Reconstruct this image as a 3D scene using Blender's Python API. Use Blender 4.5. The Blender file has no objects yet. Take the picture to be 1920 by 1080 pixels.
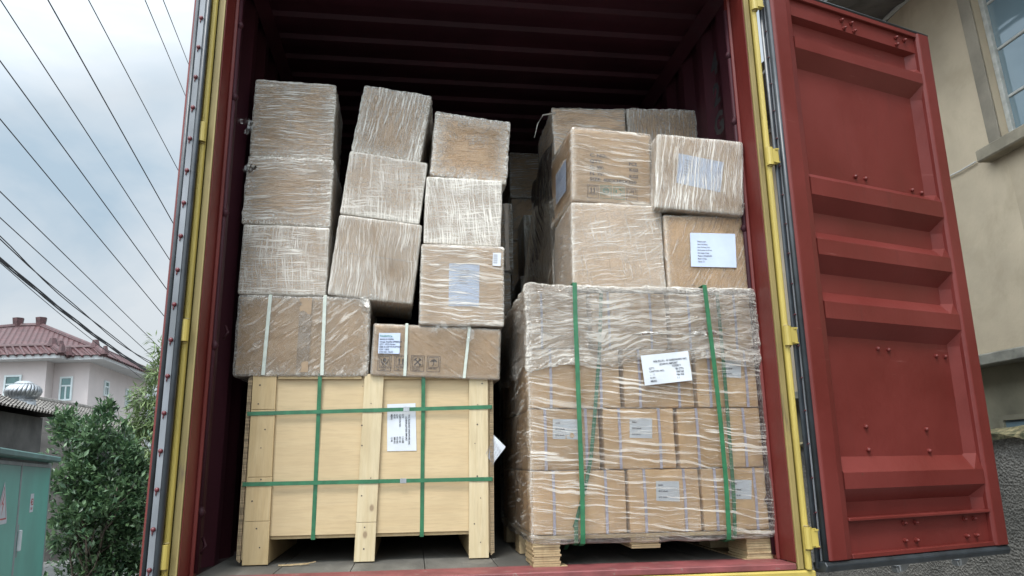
import bpy, bmesh, math, random
from mathutils import Vector, Matrix, noise
R = math.radians
S = bpy.context.scene
rnd = random.Random(7)

# ------------------------------------------------------------------ frames
# "load frame": x across the container, y into it, z up from its floor, origin at the sill centre.
# The trailer leans a little, so the load frame is tilted against the street (world) frame.
TILT = Matrix.Rotation(R(-2.6), 4, 'Y') @ Matrix.Rotation(R(-.5), 4, 'X')
LW = TILT.transposed()                      # load -> world
F = 1370.0
yaw, pit, rol = .1346, .2296, -.0137
CL = Vector((-.347, -2.891, .421))
fw = Vector((math.sin(yaw)*math.cos(pit), math.cos(yaw)*math.cos(pit), math.sin(pit)))
r0 = Vector((math.cos(yaw), -math.sin(yaw), 0)); u0 = r0.cross(fw)
rt = r0*math.cos(rol) + u0*math.sin(rol); upv = -r0*math.sin(rol) + u0*math.cos(rol)
def rayL(px, py): return fw + rt*((px-960)/F) - upv*((py-540)/F)
def un(px, py, ax, v):                       # load frame: pixel -> point on an axis plane
    d = rayL(px, py); t = (v-CL[ax])/d[ax]; return CL + d*t
CW = LW @ CL
def rayW(px, py): return (LW.to_3x3() @ rayL(px, py))
def at(px, py, y):                           # street frame: pixel -> point at depth y
    d = rayW(px, py); return CW + d*((y-CW.y)/d.y)
def onp(px, py, O, N):
    d = rayW(px, py); return CW + d*((O-CW).dot(N)/d.dot(N))
GZ = -1.32

# ------------------------------------------------------------------ camera
cam = bpy.data.cameras.new('camera'); cam.sensor_width = 36; cam.lens = F/1920*36
cam.clip_start = .05; cam.clip_end = 2000
co = bpy.data.objects.new('camera', cam); S.collection.objects.link(co); S.camera = co
m = Matrix((rt, upv, -fw)).transposed().to_4x4(); m.translation = CL
co.matrix_world = LW @ m

# ------------------------------------------------------------------ light
SUN_EL, SUN_AZ = 60, 200                     # azimuth clockwise from +y
sd = Vector((math.sin(R(SUN_AZ))*math.cos(R(SUN_EL)), math.cos(R(SUN_AZ))*math.cos(R(SUN_EL)), math.sin(R(SUN_EL))))
W = bpy.data.worlds.new('World'); S.world = W; W.use_nodes = True
nt = W.node_tree; nt.nodes.clear()
def N_(t, typ, **k):
    n = t.nodes.new(typ)
    for a, v in k.items():
        if a == 'inp':
            for i, x in v.items(): n.inputs[i].default_value = x
        else: setattr(n, a, v)
    return n
sky = N_(nt, 'ShaderNodeTexSky', sky_type='NISHITA', sun_disc=False, sun_elevation=R(SUN_EL), sun_rotation=R(SUN_AZ))
sky.air_density = 1.2; sky.dust_density = 2.5; sky.ozone_density = 1.5
geo = N_(nt, 'ShaderNodeTexCoord')
mp = N_(nt, 'ShaderNodeMapping'); mp.inputs['Scale'].default_value = (1, 1, 2.6)
cn = N_(nt, 'ShaderNodeTexNoise', inp={'Scale': 2.1, 'Detail': 6, 'Roughness': .52, 'Distortion': .4})
nt.links.new(geo.outputs['Generated'], mp.inputs['Vector']); nt.links.new(mp.outputs[0], cn.inputs['Vector'])
cr = N_(nt, 'ShaderNodeValToRGB'); cr.color_ramp.elements[0].position = .36; cr.color_ramp.elements[0].color = (4.5, 5.7, 6.7, 1)
cr.color_ramp.elements[1].position = .60; cr.color_ramp.elements[1].color = (7.3, 7.75, 8.1, 1)
nt.links.new(cn.outputs['Fac'], cr.inputs['Fac'])
# clouds are brighter round the veiled sun and overhead
dp = N_(nt, 'ShaderNodeVectorMath', operation='DOT_PRODUCT'); dp.inputs[1].default_value = sd
nt.links.new(geo.outputs['Generated'], dp.inputs[0])
mr = N_(nt, 'ShaderNodeMapRange', inp={'From Min': .05, 'From Max': 1, 'To Min': .93, 'To Max': 5.2})
nt.links.new(dp.outputs['Value'], mr.inputs['Value'])
sz = N_(nt, 'ShaderNodeSeparateXYZ'); nt.links.new(geo.outputs['Generated'], sz.inputs[0])
mz = N_(nt, 'ShaderNodeMapRange', inp={'From Min': 0.0, 'From Max': .42, 'To Min': .72, 'To Max': .93})
nt.links.new(sz.outputs['Z'], mz.inputs['Value'])
mm = N_(nt, 'ShaderNodeMath', operation='MULTIPLY'); nt.links.new(mr.outputs[0], mm.inputs[0]); nt.links.new(mz.outputs[0], mm.inputs[1])
vs = N_(nt, 'ShaderNodeVectorMath', operation='SCALE'); nt.links.new(cr.outputs[0], vs.inputs[0]); nt.links.new(mm.outputs[0], vs.inputs['Scale'])
mx = N_(nt, 'ShaderNodeMixRGB'); mx.inputs['Fac'].default_value = .88
nt.links.new(sky.outputs[0], mx.inputs[1]); nt.links.new(vs.outputs[0], mx.inputs[2])
bg = N_(nt, 'ShaderNodeBackground'); bg.inputs['Strength'].default_value = .063
nt.links.new(mx.outputs[0], bg.inputs['Color'])
wo = N_(nt, 'ShaderNodeOutputWorld'); nt.links.new(bg.outputs[0], wo.inputs[0])
sl = bpy.data.lights.new('sun', 'SUN'); sl.energy = 1.5; sl.angle = R(16); sl.color = (1, .97, .93)
so = bpy.data.objects.new('sun', sl); S.collection.objects.link(so)
so.rotation_euler = (-sd).to_track_quat('-Z', 'Y').to_euler(); so.location = (0, -5, 12)
S.view_settings.view_transform = 'Standard'; S.view_settings.look = 'None'
S.view_settings.exposure = 1.12; S.view_settings.gamma = 1
S.render.engine = 'CYCLES'
S.cycles.transparent_max_bounces = 24; S.cycles.max_bounces = 8

# ------------------------------------------------------------------ materials
MC = {}
def newmat(name):
    m = bpy.data.materials.new(name); m.use_nodes = True; m.node_tree.nodes.clear()
    return m, m.node_tree
def L(t, a, b): t.links.new(a, b)
def coords(t, kind='Object', scale=(1, 1, 1), rot=(0, 0, 0), rnd_off=True):
    tc = N_(t, 'ShaderNodeTexCoord'); mp = N_(t, 'ShaderNodeMapping')
    mp.inputs['Scale'].default_value = scale; mp.inputs['Rotation'].default_value = rot
    L(t, tc.outputs[kind], mp.inputs['Vector'])
    if rnd_off:
        oi = N_(t, 'ShaderNodeObjectInfo'); k = N_(t, 'ShaderNodeMath', operation='MULTIPLY', inp={1: 37.0})
        L(t, oi.outputs['Random'], k.inputs[0]); L(t, k.outputs[0], mp.inputs['Location'])
    return mp.outputs[0]
def nz(t, vec, scale, detail=4, rough=.55, dist=0):
    n = N_(t, 'ShaderNodeTexNoise', inp={'Scale': scale, 'Detail': detail, 'Roughness': rough, 'Distortion': dist})
    L(t, vec, n.inputs['Vector']); return n.outputs['Fac']
def mrg(t, v, a, b, c=0., d=1., smooth=False):
    n = N_(t, 'ShaderNodeMapRange', inp={'From Min': a, 'From Max': b, 'To Min': c, 'To Max': d})
    if smooth: n.interpolation_type = 'SMOOTHSTEP'
    L(t, v, n.inputs['Value']); return n.outputs[0]
def mth(t, op, a, b=None, clamp=False):
    n = N_(t, 'ShaderNodeMath', operation=op); n.use_clamp = clamp
    for i, x in enumerate((a, b)):
        if x is None: continue
        if hasattr(x, 'links'): L(t, x, n.inputs[i])
        else: n.inputs[i].default_value = x
    return n.outputs[0]
def mixc(t, f, a, b, mode='MIX'):
    n = N_(t, 'ShaderNodeMixRGB', blend_type=mode)
    for i, x in ((0, f), (1, a), (2, b)):
        if hasattr(x, 'links'): L(t, x, n.inputs[i])
        elif i: n.inputs[i].default_value = (*x, 1)
        else: n.inputs[0].default_value = x
    return n.outputs[0]
def princ(t, col, rough=.6, metal=0, bump=None, bstr=.3, bdist=.01, spec=.5, **k):
    p = N_(t, 'ShaderNodeBsdfPrincipled')
    if hasattr(col, 'links'): L(t, col, p.inputs['Base Color'])
    else: p.inputs['Base Color'].default_value = (*col, 1)
    if hasattr(rough, 'links'): L(t, rough, p.inputs['Roughness'])
    else: p.inputs['Roughness'].default_value = rough
    p.inputs['Metallic'].default_value = metal; p.inputs['Specular IOR Level'].default_value = spec
    for a, v in k.items(): p.inputs[a.replace('_', ' ')].default_value = v
    if bump is not None:
        b = N_(t, 'ShaderNodeBump', inp={'Strength': bstr, 'Distance': bdist}); L(t, bump, b.inputs['Height']); L(t, b.outputs[0], p.inputs['Normal'])
    return p
def out(t, sh):
    o = N_(t, 'ShaderNodeOutputMaterial'); L(t, sh, o.inputs['Surface'])
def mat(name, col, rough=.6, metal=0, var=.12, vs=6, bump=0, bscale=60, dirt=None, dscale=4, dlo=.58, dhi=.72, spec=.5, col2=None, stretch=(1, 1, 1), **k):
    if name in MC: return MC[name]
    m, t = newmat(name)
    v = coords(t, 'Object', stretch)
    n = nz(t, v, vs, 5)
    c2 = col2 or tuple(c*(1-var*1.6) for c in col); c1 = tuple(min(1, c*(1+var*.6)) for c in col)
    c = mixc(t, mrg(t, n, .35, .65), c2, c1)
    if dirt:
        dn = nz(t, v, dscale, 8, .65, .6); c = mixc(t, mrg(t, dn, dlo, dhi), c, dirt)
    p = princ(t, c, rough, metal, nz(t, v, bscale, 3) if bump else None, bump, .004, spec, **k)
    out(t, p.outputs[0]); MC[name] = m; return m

def redpaint():
    m, t = newmat('red_paint'); v = coords(t, 'Object', (1, 1, 1))
    n = nz(t, v, 2.2, 6, .6); c = mixc(t, mrg(t, n, .3, .7), (.088, .0125, .0095), (.122, .0185, .0145))
    fade = nz(t, v, 1.1, 4, .6, .5); c = mixc(t, mth(t, 'MULTIPLY', mrg(t, fade, .52, .75), .4), c, (.150, .032, .028))
    run = nz(t, coords(t, 'Object', (22, 22, .9)), 1.2, 5, .65, .3); c = mixc(t, mth(t, 'MULTIPLY', mrg(t, run, .58, .78), .4), c, (.065, .016, .013))
    scr = nz(t, coords(t, 'Object', (2.5, 2.5, 60), (.1, .5, 0)), 1.6, 3, .6, .3); msk = mrg(t, nz(t, v, 4.5, 3), .56, .66)
    c = mixc(t, mth(t, 'MULTIPLY', mth(t, 'MULTIPLY', mrg(t, scr, .66, .70), msk), .6), c, (.20, .07, .06))
    sp = nz(t, v, 55, 3, .6); c = mixc(t, mth(t, 'MULTIPLY', mrg(t, sp, .70, .74), mrg(t, nz(t, v, 3.1, 3), .5, .62)), c, (.075, .03, .018))
    p = princ(t, c, mrg(t, n, .3, .7, .36, .55), bump=nz(t, v, 9, 5, .6), bstr=.18, bdist=.012, spec=.3); out(t, p.outputs[0]); return m
RED = redpaint()
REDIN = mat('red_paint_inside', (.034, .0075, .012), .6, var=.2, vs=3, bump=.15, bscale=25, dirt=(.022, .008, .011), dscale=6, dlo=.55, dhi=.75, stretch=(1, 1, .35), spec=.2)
REDSILL = mat('worn_red_paint', (.17, .042, .042), .6, var=.2, vs=9, bump=.3, bscale=60, dirt=(.16, .12, .10), dscale=18, dlo=.6, dhi=.66)
YEL = mat('yellow_paint', (.36, .275, .06), .45, var=.14, vs=5, bump=.2, bscale=40, dirt=(.10, .06, .03), dscale=11, dlo=.65, dhi=.72, stretch=(1, 1, .3))
YELD = mat('yellow_paint_dull', (.25, .19, .065), .6, var=.2, vs=5, bump=.2, bscale=40, dirt=(.10, .07, .04), dscale=9, dlo=.6, dhi=.7, stretch=(1, 1, .3))
RUB = mat('black_rubber', (.022, .027, .032), .38, var=.3, vs=12, bump=.2, bscale=30)
STRIP = mat('bright_metal_strip', (.17, .178, .19), .45, metal=.1, var=.25, vs=8, stretch=(1, 1, .3))
RIV = mat('red_rivet', (.10, .012, .016), .35)
FLOOR = mat('container_plywood_floor', (.10, .095, .082), .7, var=.3, vs=5, bump=.3, bscale=60, dirt=(.17, .16, .14), dscale=8, dlo=.55, dhi=.75, stretch=(1, .3, 1))
STEEL = mat('galvanised_steel', (.38, .39, .40), .35, metal=.8, var=.15, vs=12)

def wood(name, col, c2, knot=True, rough=.62, axis=2):
    if name in MC: return MC[name]
    m, t = newmat(name)
    st = [9, 9, 9]; st[axis] = .8
    v = coords(t, 'Object', tuple(st))
    g = nz(t, v, 2.2, 6, .6, 1.6)
    g2 = nz(t, v, 14, 4, .6, .3)
    big = nz(t, coords(t, 'Object', (2, 2, 2)), 2.3, 3)
    c = mixc(t, mrg(t, g, .35, .7), col, c2)
    c = mixc(t, mth(t, 'MULTIPLY', mrg(t, g2, .45, .75), .35), c, tuple(x*.62 for x in c2))
    c = mixc(t, mth(t, 'MULTIPLY', mrg(t, big, .4, .7), .4), c, tuple(x*.8 for x in c2))
    if knot:
        vo = N_(t, 'ShaderNodeTexVoronoi', inp={'Scale': 5.2, 'Randomness': 1.0}); st2 = [1.25, 1, 1.25]; st2[axis] = .8
        L(t, coords(t, 'Object', tuple(st2)), vo.inputs['Vector'])
        k = mrg(t, vo.outputs['Distance'], .035, .085, 1, 0, True)
        c = mixc(t, mth(t, 'MULTIPLY', k, .65), c, (.13, .07, .035))
    p = princ(t, c, rough, bump=g2, bstr=.25, bdist=.002); out(t, p.outputs[0]); MC[name] = m; return m
PINE = wood('pine_board', (.52, .435, .28), (.45, .35, .20))
PINEX = wood('pine_board_yellow', (.47, .35, .19), (.39, .275, .13))
PLY = wood('plywood_sheet', (.48, .365, .21), (.455, .335, .185), knot=False, axis=0)
PLYEDGE = mat('plywood_edge', (.33, .24, .14), .75, var=.35, vs=3, stretch=(1, 1, 60), bump=.4, bscale=50)
RAWW = wood('raw_pallet_wood', (.42, .32, .18), (.28, .19, .095), knot=False, axis=1)

def card(name, col=(.48, .325, .19)):
    if name in MC: return MC[name]
    m, t = newmat(name); v = coords(t, 'Object', (1, 1, 1))
    fl = nz(t, coords(t, 'Object', (90, 90, 2)), 1.5, 2)
    n = nz(t, v, 5, 6)
    c = mixc(t, mrg(t, n, .35, .65), tuple(x*.86 for x in col), tuple(x*1.1 for x in col))
    c = mixc(t, mth(t, 'MULTIPLY', mrg(t, fl, .45, .7), .12), c, tuple(x*.6 for x in col))
    oi = N_(t, 'ShaderNodeObjectInfo'); hs = N_(t, 'ShaderNodeHueSaturation'); L(t, c, hs.inputs['Color'])
    L(t, mrg(t, oi.outputs['Random'], 0, 1, .9, 1.1), hs.inputs['Value'])
    p = princ(t, hs.outputs[0], .75, bump=fl, bstr=.12, bdist=.002, spec=.3); out(t, p.outputs[0]); MC[name] = m; return m
CARD = card('cardboard'); CARDO = card('orange_cardboard', (.52, .34, .185)); CARDD = card('brown_cardboard', (.42, .28, .16))
TAPE = mat('packing_tape', (.27, .18, .10), .25, var=.1, vs=20)

def film_mat(name, ang=0, base=.12, amt=.4, freq=60, cross=0, crink=.6, thin=.52, warp=.02, gloss=1.0, aspect=.05, rough=.2, soft=.74, rim=0.):
    if name in MC: return MC[name]
    m, t = newmat(name)
    uv0 = coords(t, 'UV', (1, 1, 1))
    w1 = N_(t, 'ShaderNodeTexNoise', inp={'Scale': 5.0, 'Detail': 2}); L(t, uv0, w1.inputs['Vector']); amt = amt*soft
    sc = N_(t, 'ShaderNodeVectorMath', operation='SCALE'); sc.inputs['Scale'].default_value = warp*2; L(t, w1.outputs['Color'], sc.inputs[0])
    ad = N_(t, 'ShaderNodeVectorMath', operation='ADD'); L(t, uv0, ad.inputs[0]); L(t, sc.outputs[0], ad.inputs[1])
    def streak(a, fr, lo, hi):
        fr *= 1.15
        mp = N_(t, 'ShaderNodeMapping', vector_type='TEXTURE'); mp.inputs['Rotation'].default_value = (0, 0, R(a)); mp.inputs['Scale'].default_value = (1/(fr*aspect), 1/fr, 1)
        L(t, ad.outputs[0], mp.inputs['Vector'])
        n = nz(t, mp.outputs[0], 1, 3, .6, .15)
        return mrg(t, n, lo+.015, (lo+hi)/2+.02, 0, 1, True), n
    s, sn = streak(ang, freq, thin, thin+.13)
    s2, _ = streak(ang+7, freq*2.3, thin+.02, thin+.14)
    s = mth(t, 'MAXIMUM', s, mth(t, 'MULTIPLY', s2, .6))
    if cross:
        c1, _ = streak(ang+90, freq*1.1, thin+.02, thin+.14); c2, _ = streak(ang+cross, freq*1.3, thin+.04, thin+.13)
        s = mth(t, 'MAXIMUM', s, mth(t, 'MULTIPLY', c1, .85)); s = mth(t, 'MAXIMUM', s, mth(t, 'MULTIPLY', c2, .6))
    rn = nz(t, uv0, 38, 3, .55, 1.6)
    rd = mrg(t, mth(t, 'ABSOLUTE', mth(t, 'SUBTRACT', rn, .5)), .0, .05, 1, 0, True)
    at_ = N_(t, 'ShaderNodeAttribute', attribute_name='edge')
    patch = mrg(t, nz(t, uv0, 6, 2), .52, .68, 0, .8)
    em = mth(t, 'MAXIMUM', mth(t, 'POWER', at_.outputs['Fac'], .6), patch)
    rd = mth(t, 'MULTIPLY', mth(t, 'MULTIPLY', rd, em), crink)
    low = mrg(t, nz(t, uv0, 4.0, 2), .34, .64, .4, 1.2)
    cov = mth(t, 'ADD', mth(t, 'MULTIPLY', mth(t, 'ADD', mth(t, 'MULTIPLY', s, amt), base), low), mth(t, 'MULTIPLY', rd, .55))
    cov = mth(t, 'ADD', cov, mth(t, 'MULTIPLY', mth(t, 'POWER', at_.outputs['Fac'], 4.0), .30), clamp=True)
    if rim: cov = mth(t, 'ADD', cov, mth(t, 'MULTIPLY', mth(t, 'MULTIPLY', mrg(t, at_.outputs['Fac'], .06, .24), mrg(t, rn, .35, .65, .25, 1)), rim), clamp=True)
    fine = nz(t, ad.outputs[0], 120, 2)
    h = mth(t, 'ADD', mth(t, 'ADD', mth(t, 'MULTIPLY', s, .8), mth(t, 'MULTIPLY', sn, .9)), mth(t, 'ADD', mth(t, 'MULTIPLY', rd, 1.3), mth(t, 'MULTIPLY', fine, .12)))
    b = N_(t, 'ShaderNodeBump', inp={'Strength': .9, 'Distance': .0055}); L(t, h, b.inputs['Height'])
    tr = N_(t, 'ShaderNodeBsdfTransparent'); tr.inputs[0].default_value = (.97, .975, .975, 1)
    df = N_(t, 'ShaderNodeBsdfDiffuse'); df.inputs[0].default_value = (.70, .655, .585, 1)
    m1 = N_(t, 'ShaderNodeMixShader'); L(t, cov, m1.inputs[0]); L(t, tr.outputs[0], m1.inputs[1]); L(t, df.outputs[0], m1.inputs[2])
    gl = N_(t, 'ShaderNodeBsdfGlossy', inp={'Roughness': rough}); gl.inputs[0].default_value = (1, .97, .93, 1); L(t, b.outputs[0], gl.inputs['Normal'])
    fr = N_(t, 'ShaderNodeFresnel', inp={'IOR': 1.45}); L(t, b.outputs[0], fr.inputs['Normal'])
    gf = mth(t, 'MULTIPLY', mth(t, 'ADD', fr.outputs[0], .015), .85*gloss, True)
    m2 = N_(t, 'ShaderNodeMixShader'); L(t, gf, m2.inputs[0]); L(t, m1.outputs[0], m2.inputs[1]); L(t, gl.outputs[0], m2.inputs[2])
    out(t, m2.outputs[0]); MC[name] = m; return m
FH = film_mat('film_horizontal_streaks', 3, .10, .62, 130, crink=1.2, thin=.51, aspect=.035, rim=.08)
FHD = film_mat('film_dark_horizontal', 1, .07, .62, 140, crink=1.0, thin=.495, aspect=.04, rim=.07)
FV = film_mat('film_vertical_streaks', 86, .08, .66, 120, crink=1.2, thin=.51, aspect=.045, rim=.12)
FVW = film_mat('film_white_vertical', 97, .30, .55, 170, cross=52, crink=.4, thin=.48, aspect=.03)
FX = film_mat('film_crosshatch', 2, .22, .5, 165, cross=90, crink=.5, thin=.49, aspect=.035)
FVS = film_mat('film_fine_vertical', 92, .2, .42, 150, crink=.25, thin=.48, aspect=.035)
FC = film_mat('film_clear_crinkled_rim', 3, .02, .10, 90, crink=1.8, thin=.55, rim=.26)
FD = film_mat('film_diagonal_folds', 38, .02, .40, 36, crink=.8, warp=.03, aspect=.12, thin=.53)
FDR = film_mat('film_diagonal_down', -32, .0, .22, 34, crink=.3, warp=.02, aspect=.1, thin=.56)
FW = film_mat('film_wavy_bands', -4, .11, .62, 62, crink=.25, warp=.035, aspect=.055, thin=.51)
FWL = film_mat('film_wavy_bands_clear', -5, .03, .5, 58, crink=.25, warp=.035, aspect=.05, thin=.55)
FVB = film_mat('film_vertical_bands', 86, .16, .55, 105, crink=.2, warp=.02, aspect=.045, thin=.49)
FXL = film_mat('film_fine_crosshatch', 8, .16, .48, 120, cross=28, crink=.4, thin=.53, aspect=.04)
FDL = film_mat('film_fine_diagonal', 62, .02, .45, 90, crink=.5, thin=.56)
FP = film_mat('film_pallet_wrap', -6, .02, .62, 62, cross=0, crink=.4, thin=.535, warp=.03, aspect=.035, rough=.16)
FPT = film_mat('film_pallet_top_band', 5, .06, .42, 95, cross=0, crink=.9, thin=.49, warp=.035, aspect=.06, rough=.2)
FDK = film_mat('film_loose_clear', 80, .04, .22, 30, crink=.8, warp=.04, aspect=.1, rough=.12)

def paper_mat(name, col=(.52, .54, .57), rough=.6): return mat(name, col, rough, var=.04, vs=14, bump=.1, bscale=30)
PAPER = paper_mat('white_paper'); PAPERB = paper_mat('bluish_paper', (.44, .50, .63))
INK = mat('black_ink', (.05, .05, .06), .7); INKG = mat('green_ink', (.07, .22, .16), .7); INKGR = mat('faded_grey_ink', (.22, .22, .25), .7)
INKB = mat('brown_print_ink', (.09, .06, .045), .7)
GSTRAP = mat('green_strap', (.018, .12, .05), .33, var=.15, vs=30, bump=.2, bscale=200)
GSTRAPD = mat('green_strap_under_film', (.03, .15, .07), .4, var=.15, vs=30)
WSTRAP = mat('white_strap', (.44, .47, .41), .4, var=.08, vs=30)
VSTRAP = mat('pale_violet_strap', (.36, .34, .42), .4, var=.08, vs=30)

# ------------------------------------------------------------------ mesh helpers
class MB:
    def __init__(s): s.v = []; s.f = []; s.uv = []
    def quad(s, *p, uv=None):
        i = len(s.v); s.v += [tuple(x) for x in p]; s.f.append(tuple(range(i, i+len(p)))); s.uv.append(uv)
    def box(s, x0, x1, y0, y1, z0, z1):
        c = [(x, y, z) for z in (z0, z1) for y in (y0, y1) for x in (x0, x1)]
        s.hexa([c[0], c[1], c[3], c[2], c[4], c[5], c[7], c[6]])
    def hexa(s, c):       # 0-3 bottom ccw, 4-7 top ccw
        i = len(s.v); s.v += [tuple(x) for x in c]
        for f in ((3, 2, 1, 0), (4, 5, 6, 7), (0, 1, 5, 4), (1, 2, 6, 5), (2, 3, 7, 6), (3, 0, 4, 7)):
            s.f.append(tuple(i+k for k in f)); s.uv.append(None)
    def bar(s, a, b, wv, nv):     # a,b centres, half-width vector wv, half-thickness vector nv
        a, b, wv, nv = map(Vector, (a, b, wv, nv))
        s.hexa([a-wv-nv, a+wv-nv, a+wv+nv, a-wv+nv, b-wv-nv, b+wv-nv, b+wv+nv, b-wv+nv])
    def prism(s, poly, fn, a, b):  # poly 2D list, fn(p, t) -> 3D
        n = len(poly); i = len(s.v)
        s.v += [tuple(fn(p, a)) for p in poly] + [tuple(fn(p, b)) for p in poly]
        for k in range(n):
            j = (k+1) % n; s.f.append((i+k, i+j, i+n+j, i+n+k)); s.uv.append(None)
        s.f.append(tuple(i+k for k in range(n-1, -1, -1))); s.uv.append(None)
        s.f.append(tuple(i+n+k for k in range(n))); s.uv.append(None)
    def strip(s, rows):           # grid of points
        i = len(s.v); n = len(rows[0])
        for r in rows: s.v += [tuple(p) for p in r]
        for a in range(len(rows)-1):
            for b in range(n-1): s.f.append((i+a*n+b, i+a*n+b+1, i+(a+1)*n+b+1, i+(a+1)*n+b)); s.uv.append(None)
    def tube(s, pts, r, n=8, cap=True):
        pts = [Vector(p) for p in pts]; i = len(s.v); rs = r if isinstance(r, (list, tuple)) else [r]*len(pts)
        for k, p in enumerate(pts):
            d = (pts[min(k+1, len(pts)-1)]-pts[max(k-1, 0)]).normalized()
            a = d.orthogonal().normalized() if abs(d.z) > .9 else d.cross(Vector((0, 0, 1))).normalized(); b = d.cross(a)
            for q in range(n):
                t = 2*math.pi*q/n; s.v.append(tuple(p+a*math.cos(t)*rs[k]+b*math.sin(t)*rs[k]))
        for k in range(len(pts)-1):
            for q in range(n): s.f.append((i+k*n+q, i+k*n+(q+1) % n, i+(k+1)*n+(q+1) % n, i+(k+1)*n+q)); s.uv.append(None)
        if cap:
            s.f.append(tuple(i+q for q in range(n-1, -1, -1))); s.f.append(tuple(i+(len(pts)-1)*n+q for q in range(n))); s.uv += [None, None]
    def build(s, name, m, parent=None, bevel=0, smooth=False, loc=None, seg=1):
        me = bpy.data.meshes.new(name); me.from_pydata(s.v, [], s.f)
        if any(u for u in s.uv):
            l = me.uv_layers.new(name='UVMap'); k = 0
            for f, u in zip(me.polygons, s.uv):
                for q in range(f.loop_total): l.data[f.loop_start+q].uv = u[q] if u else (0, 0)
        if bevel:
            bm = bmesh.new(); bm.from_mesh(me); bmesh.ops.remove_doubles(bm, verts=bm.verts, dist=1e-5)
            bmesh.ops.recalc_face_normals(bm, faces=bm.faces)
            es = [e for e in bm.edges if len(e.link_faces) == 2 and e.calc_face_angle(0) > .5]
            bmesh.ops.bevel(bm, geom=es, offset=bevel, segments=seg, affect='EDGES', clamp_overlap=True); bm.to_mesh(me); bm.free()
        else:
            bm = bmesh.new(); bm.from_mesh(me); bmesh.ops.recalc_face_normals(bm, faces=bm.faces); bm.to_mesh(me); bm.free()
        if smooth:
            for f in me.polygons: f.use_smooth = True
        return link(name, me, m, parent, loc)
def link(name, me, m, parent=None, loc=None):
    if m is not None: me.materials.append(m)
    o = bpy.data.objects.new(name, me); S.collection.objects.link(o)
    if parent: o.parent = parent
    if loc is not None: o.location = loc
    return o
LOAD = []
def tag(o, label, cat, group=None, load=False):
    o['label'] = label; o['category'] = cat
    if group: o['group'] = group
    if load: LOAD.append(o)
    return o
def thing(name, label, cat, loc=(0, 0, 0), group=None, load=False, rot=(0, 0, 0)):
    o = bpy.data.objects.new(name, None); S.collection.objects.link(o); o.location = loc; o.rotation_euler = rot
    o.empty_display_size = .1
    return tag(o, label, cat, group, load)
def struct(o): o['kind'] = 'structure'; return o
def text(s, size, parent, mtx, m, name='printed_text', depth=.0002, sx=1.0, align='LEFT', bold=0):
    cu = bpy.data.curves.new('t', 'FONT'); cu.body = s; cu.size = size; cu.extrude = depth; cu.align_x = align; cu.offset = bold; cu.resolution_u = 2
    tmp = bpy.data.objects.new('t', cu); S.collection.objects.link(tmp)
    dg = bpy.context.evaluated_depsgraph_get(); me = bpy.data.meshes.new_from_object(tmp.evaluated_get(dg))
    bpy.data.objects.remove(tmp); bpy.data.curves.remove(cu)
    me.transform(mtx @ Matrix.Diagonal((sx, 1, 1, 1)))
    me.name = name; me.materials.clear()
    return link(name, me, m, parent)
def joinmeshes(name, objs, m, parent):
    bm = bmesh.new()
    for o in objs: bm.from_mesh(o.data)
    me = bpy.data.meshes.new(name); bm.to_mesh(me); bm.free()
    for o in objs: bpy.data.objects.remove(o)
    return link(name, me, m, parent)
def wallM(x, y, z, roll=0):        # text matrix: lies on a plane facing -y
    return Matrix.Translation((x, y, z)) @ Matrix.Rotation(R(90), 4, 'X') @ Matrix.Rotation(roll, 4, 'Z')

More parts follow.
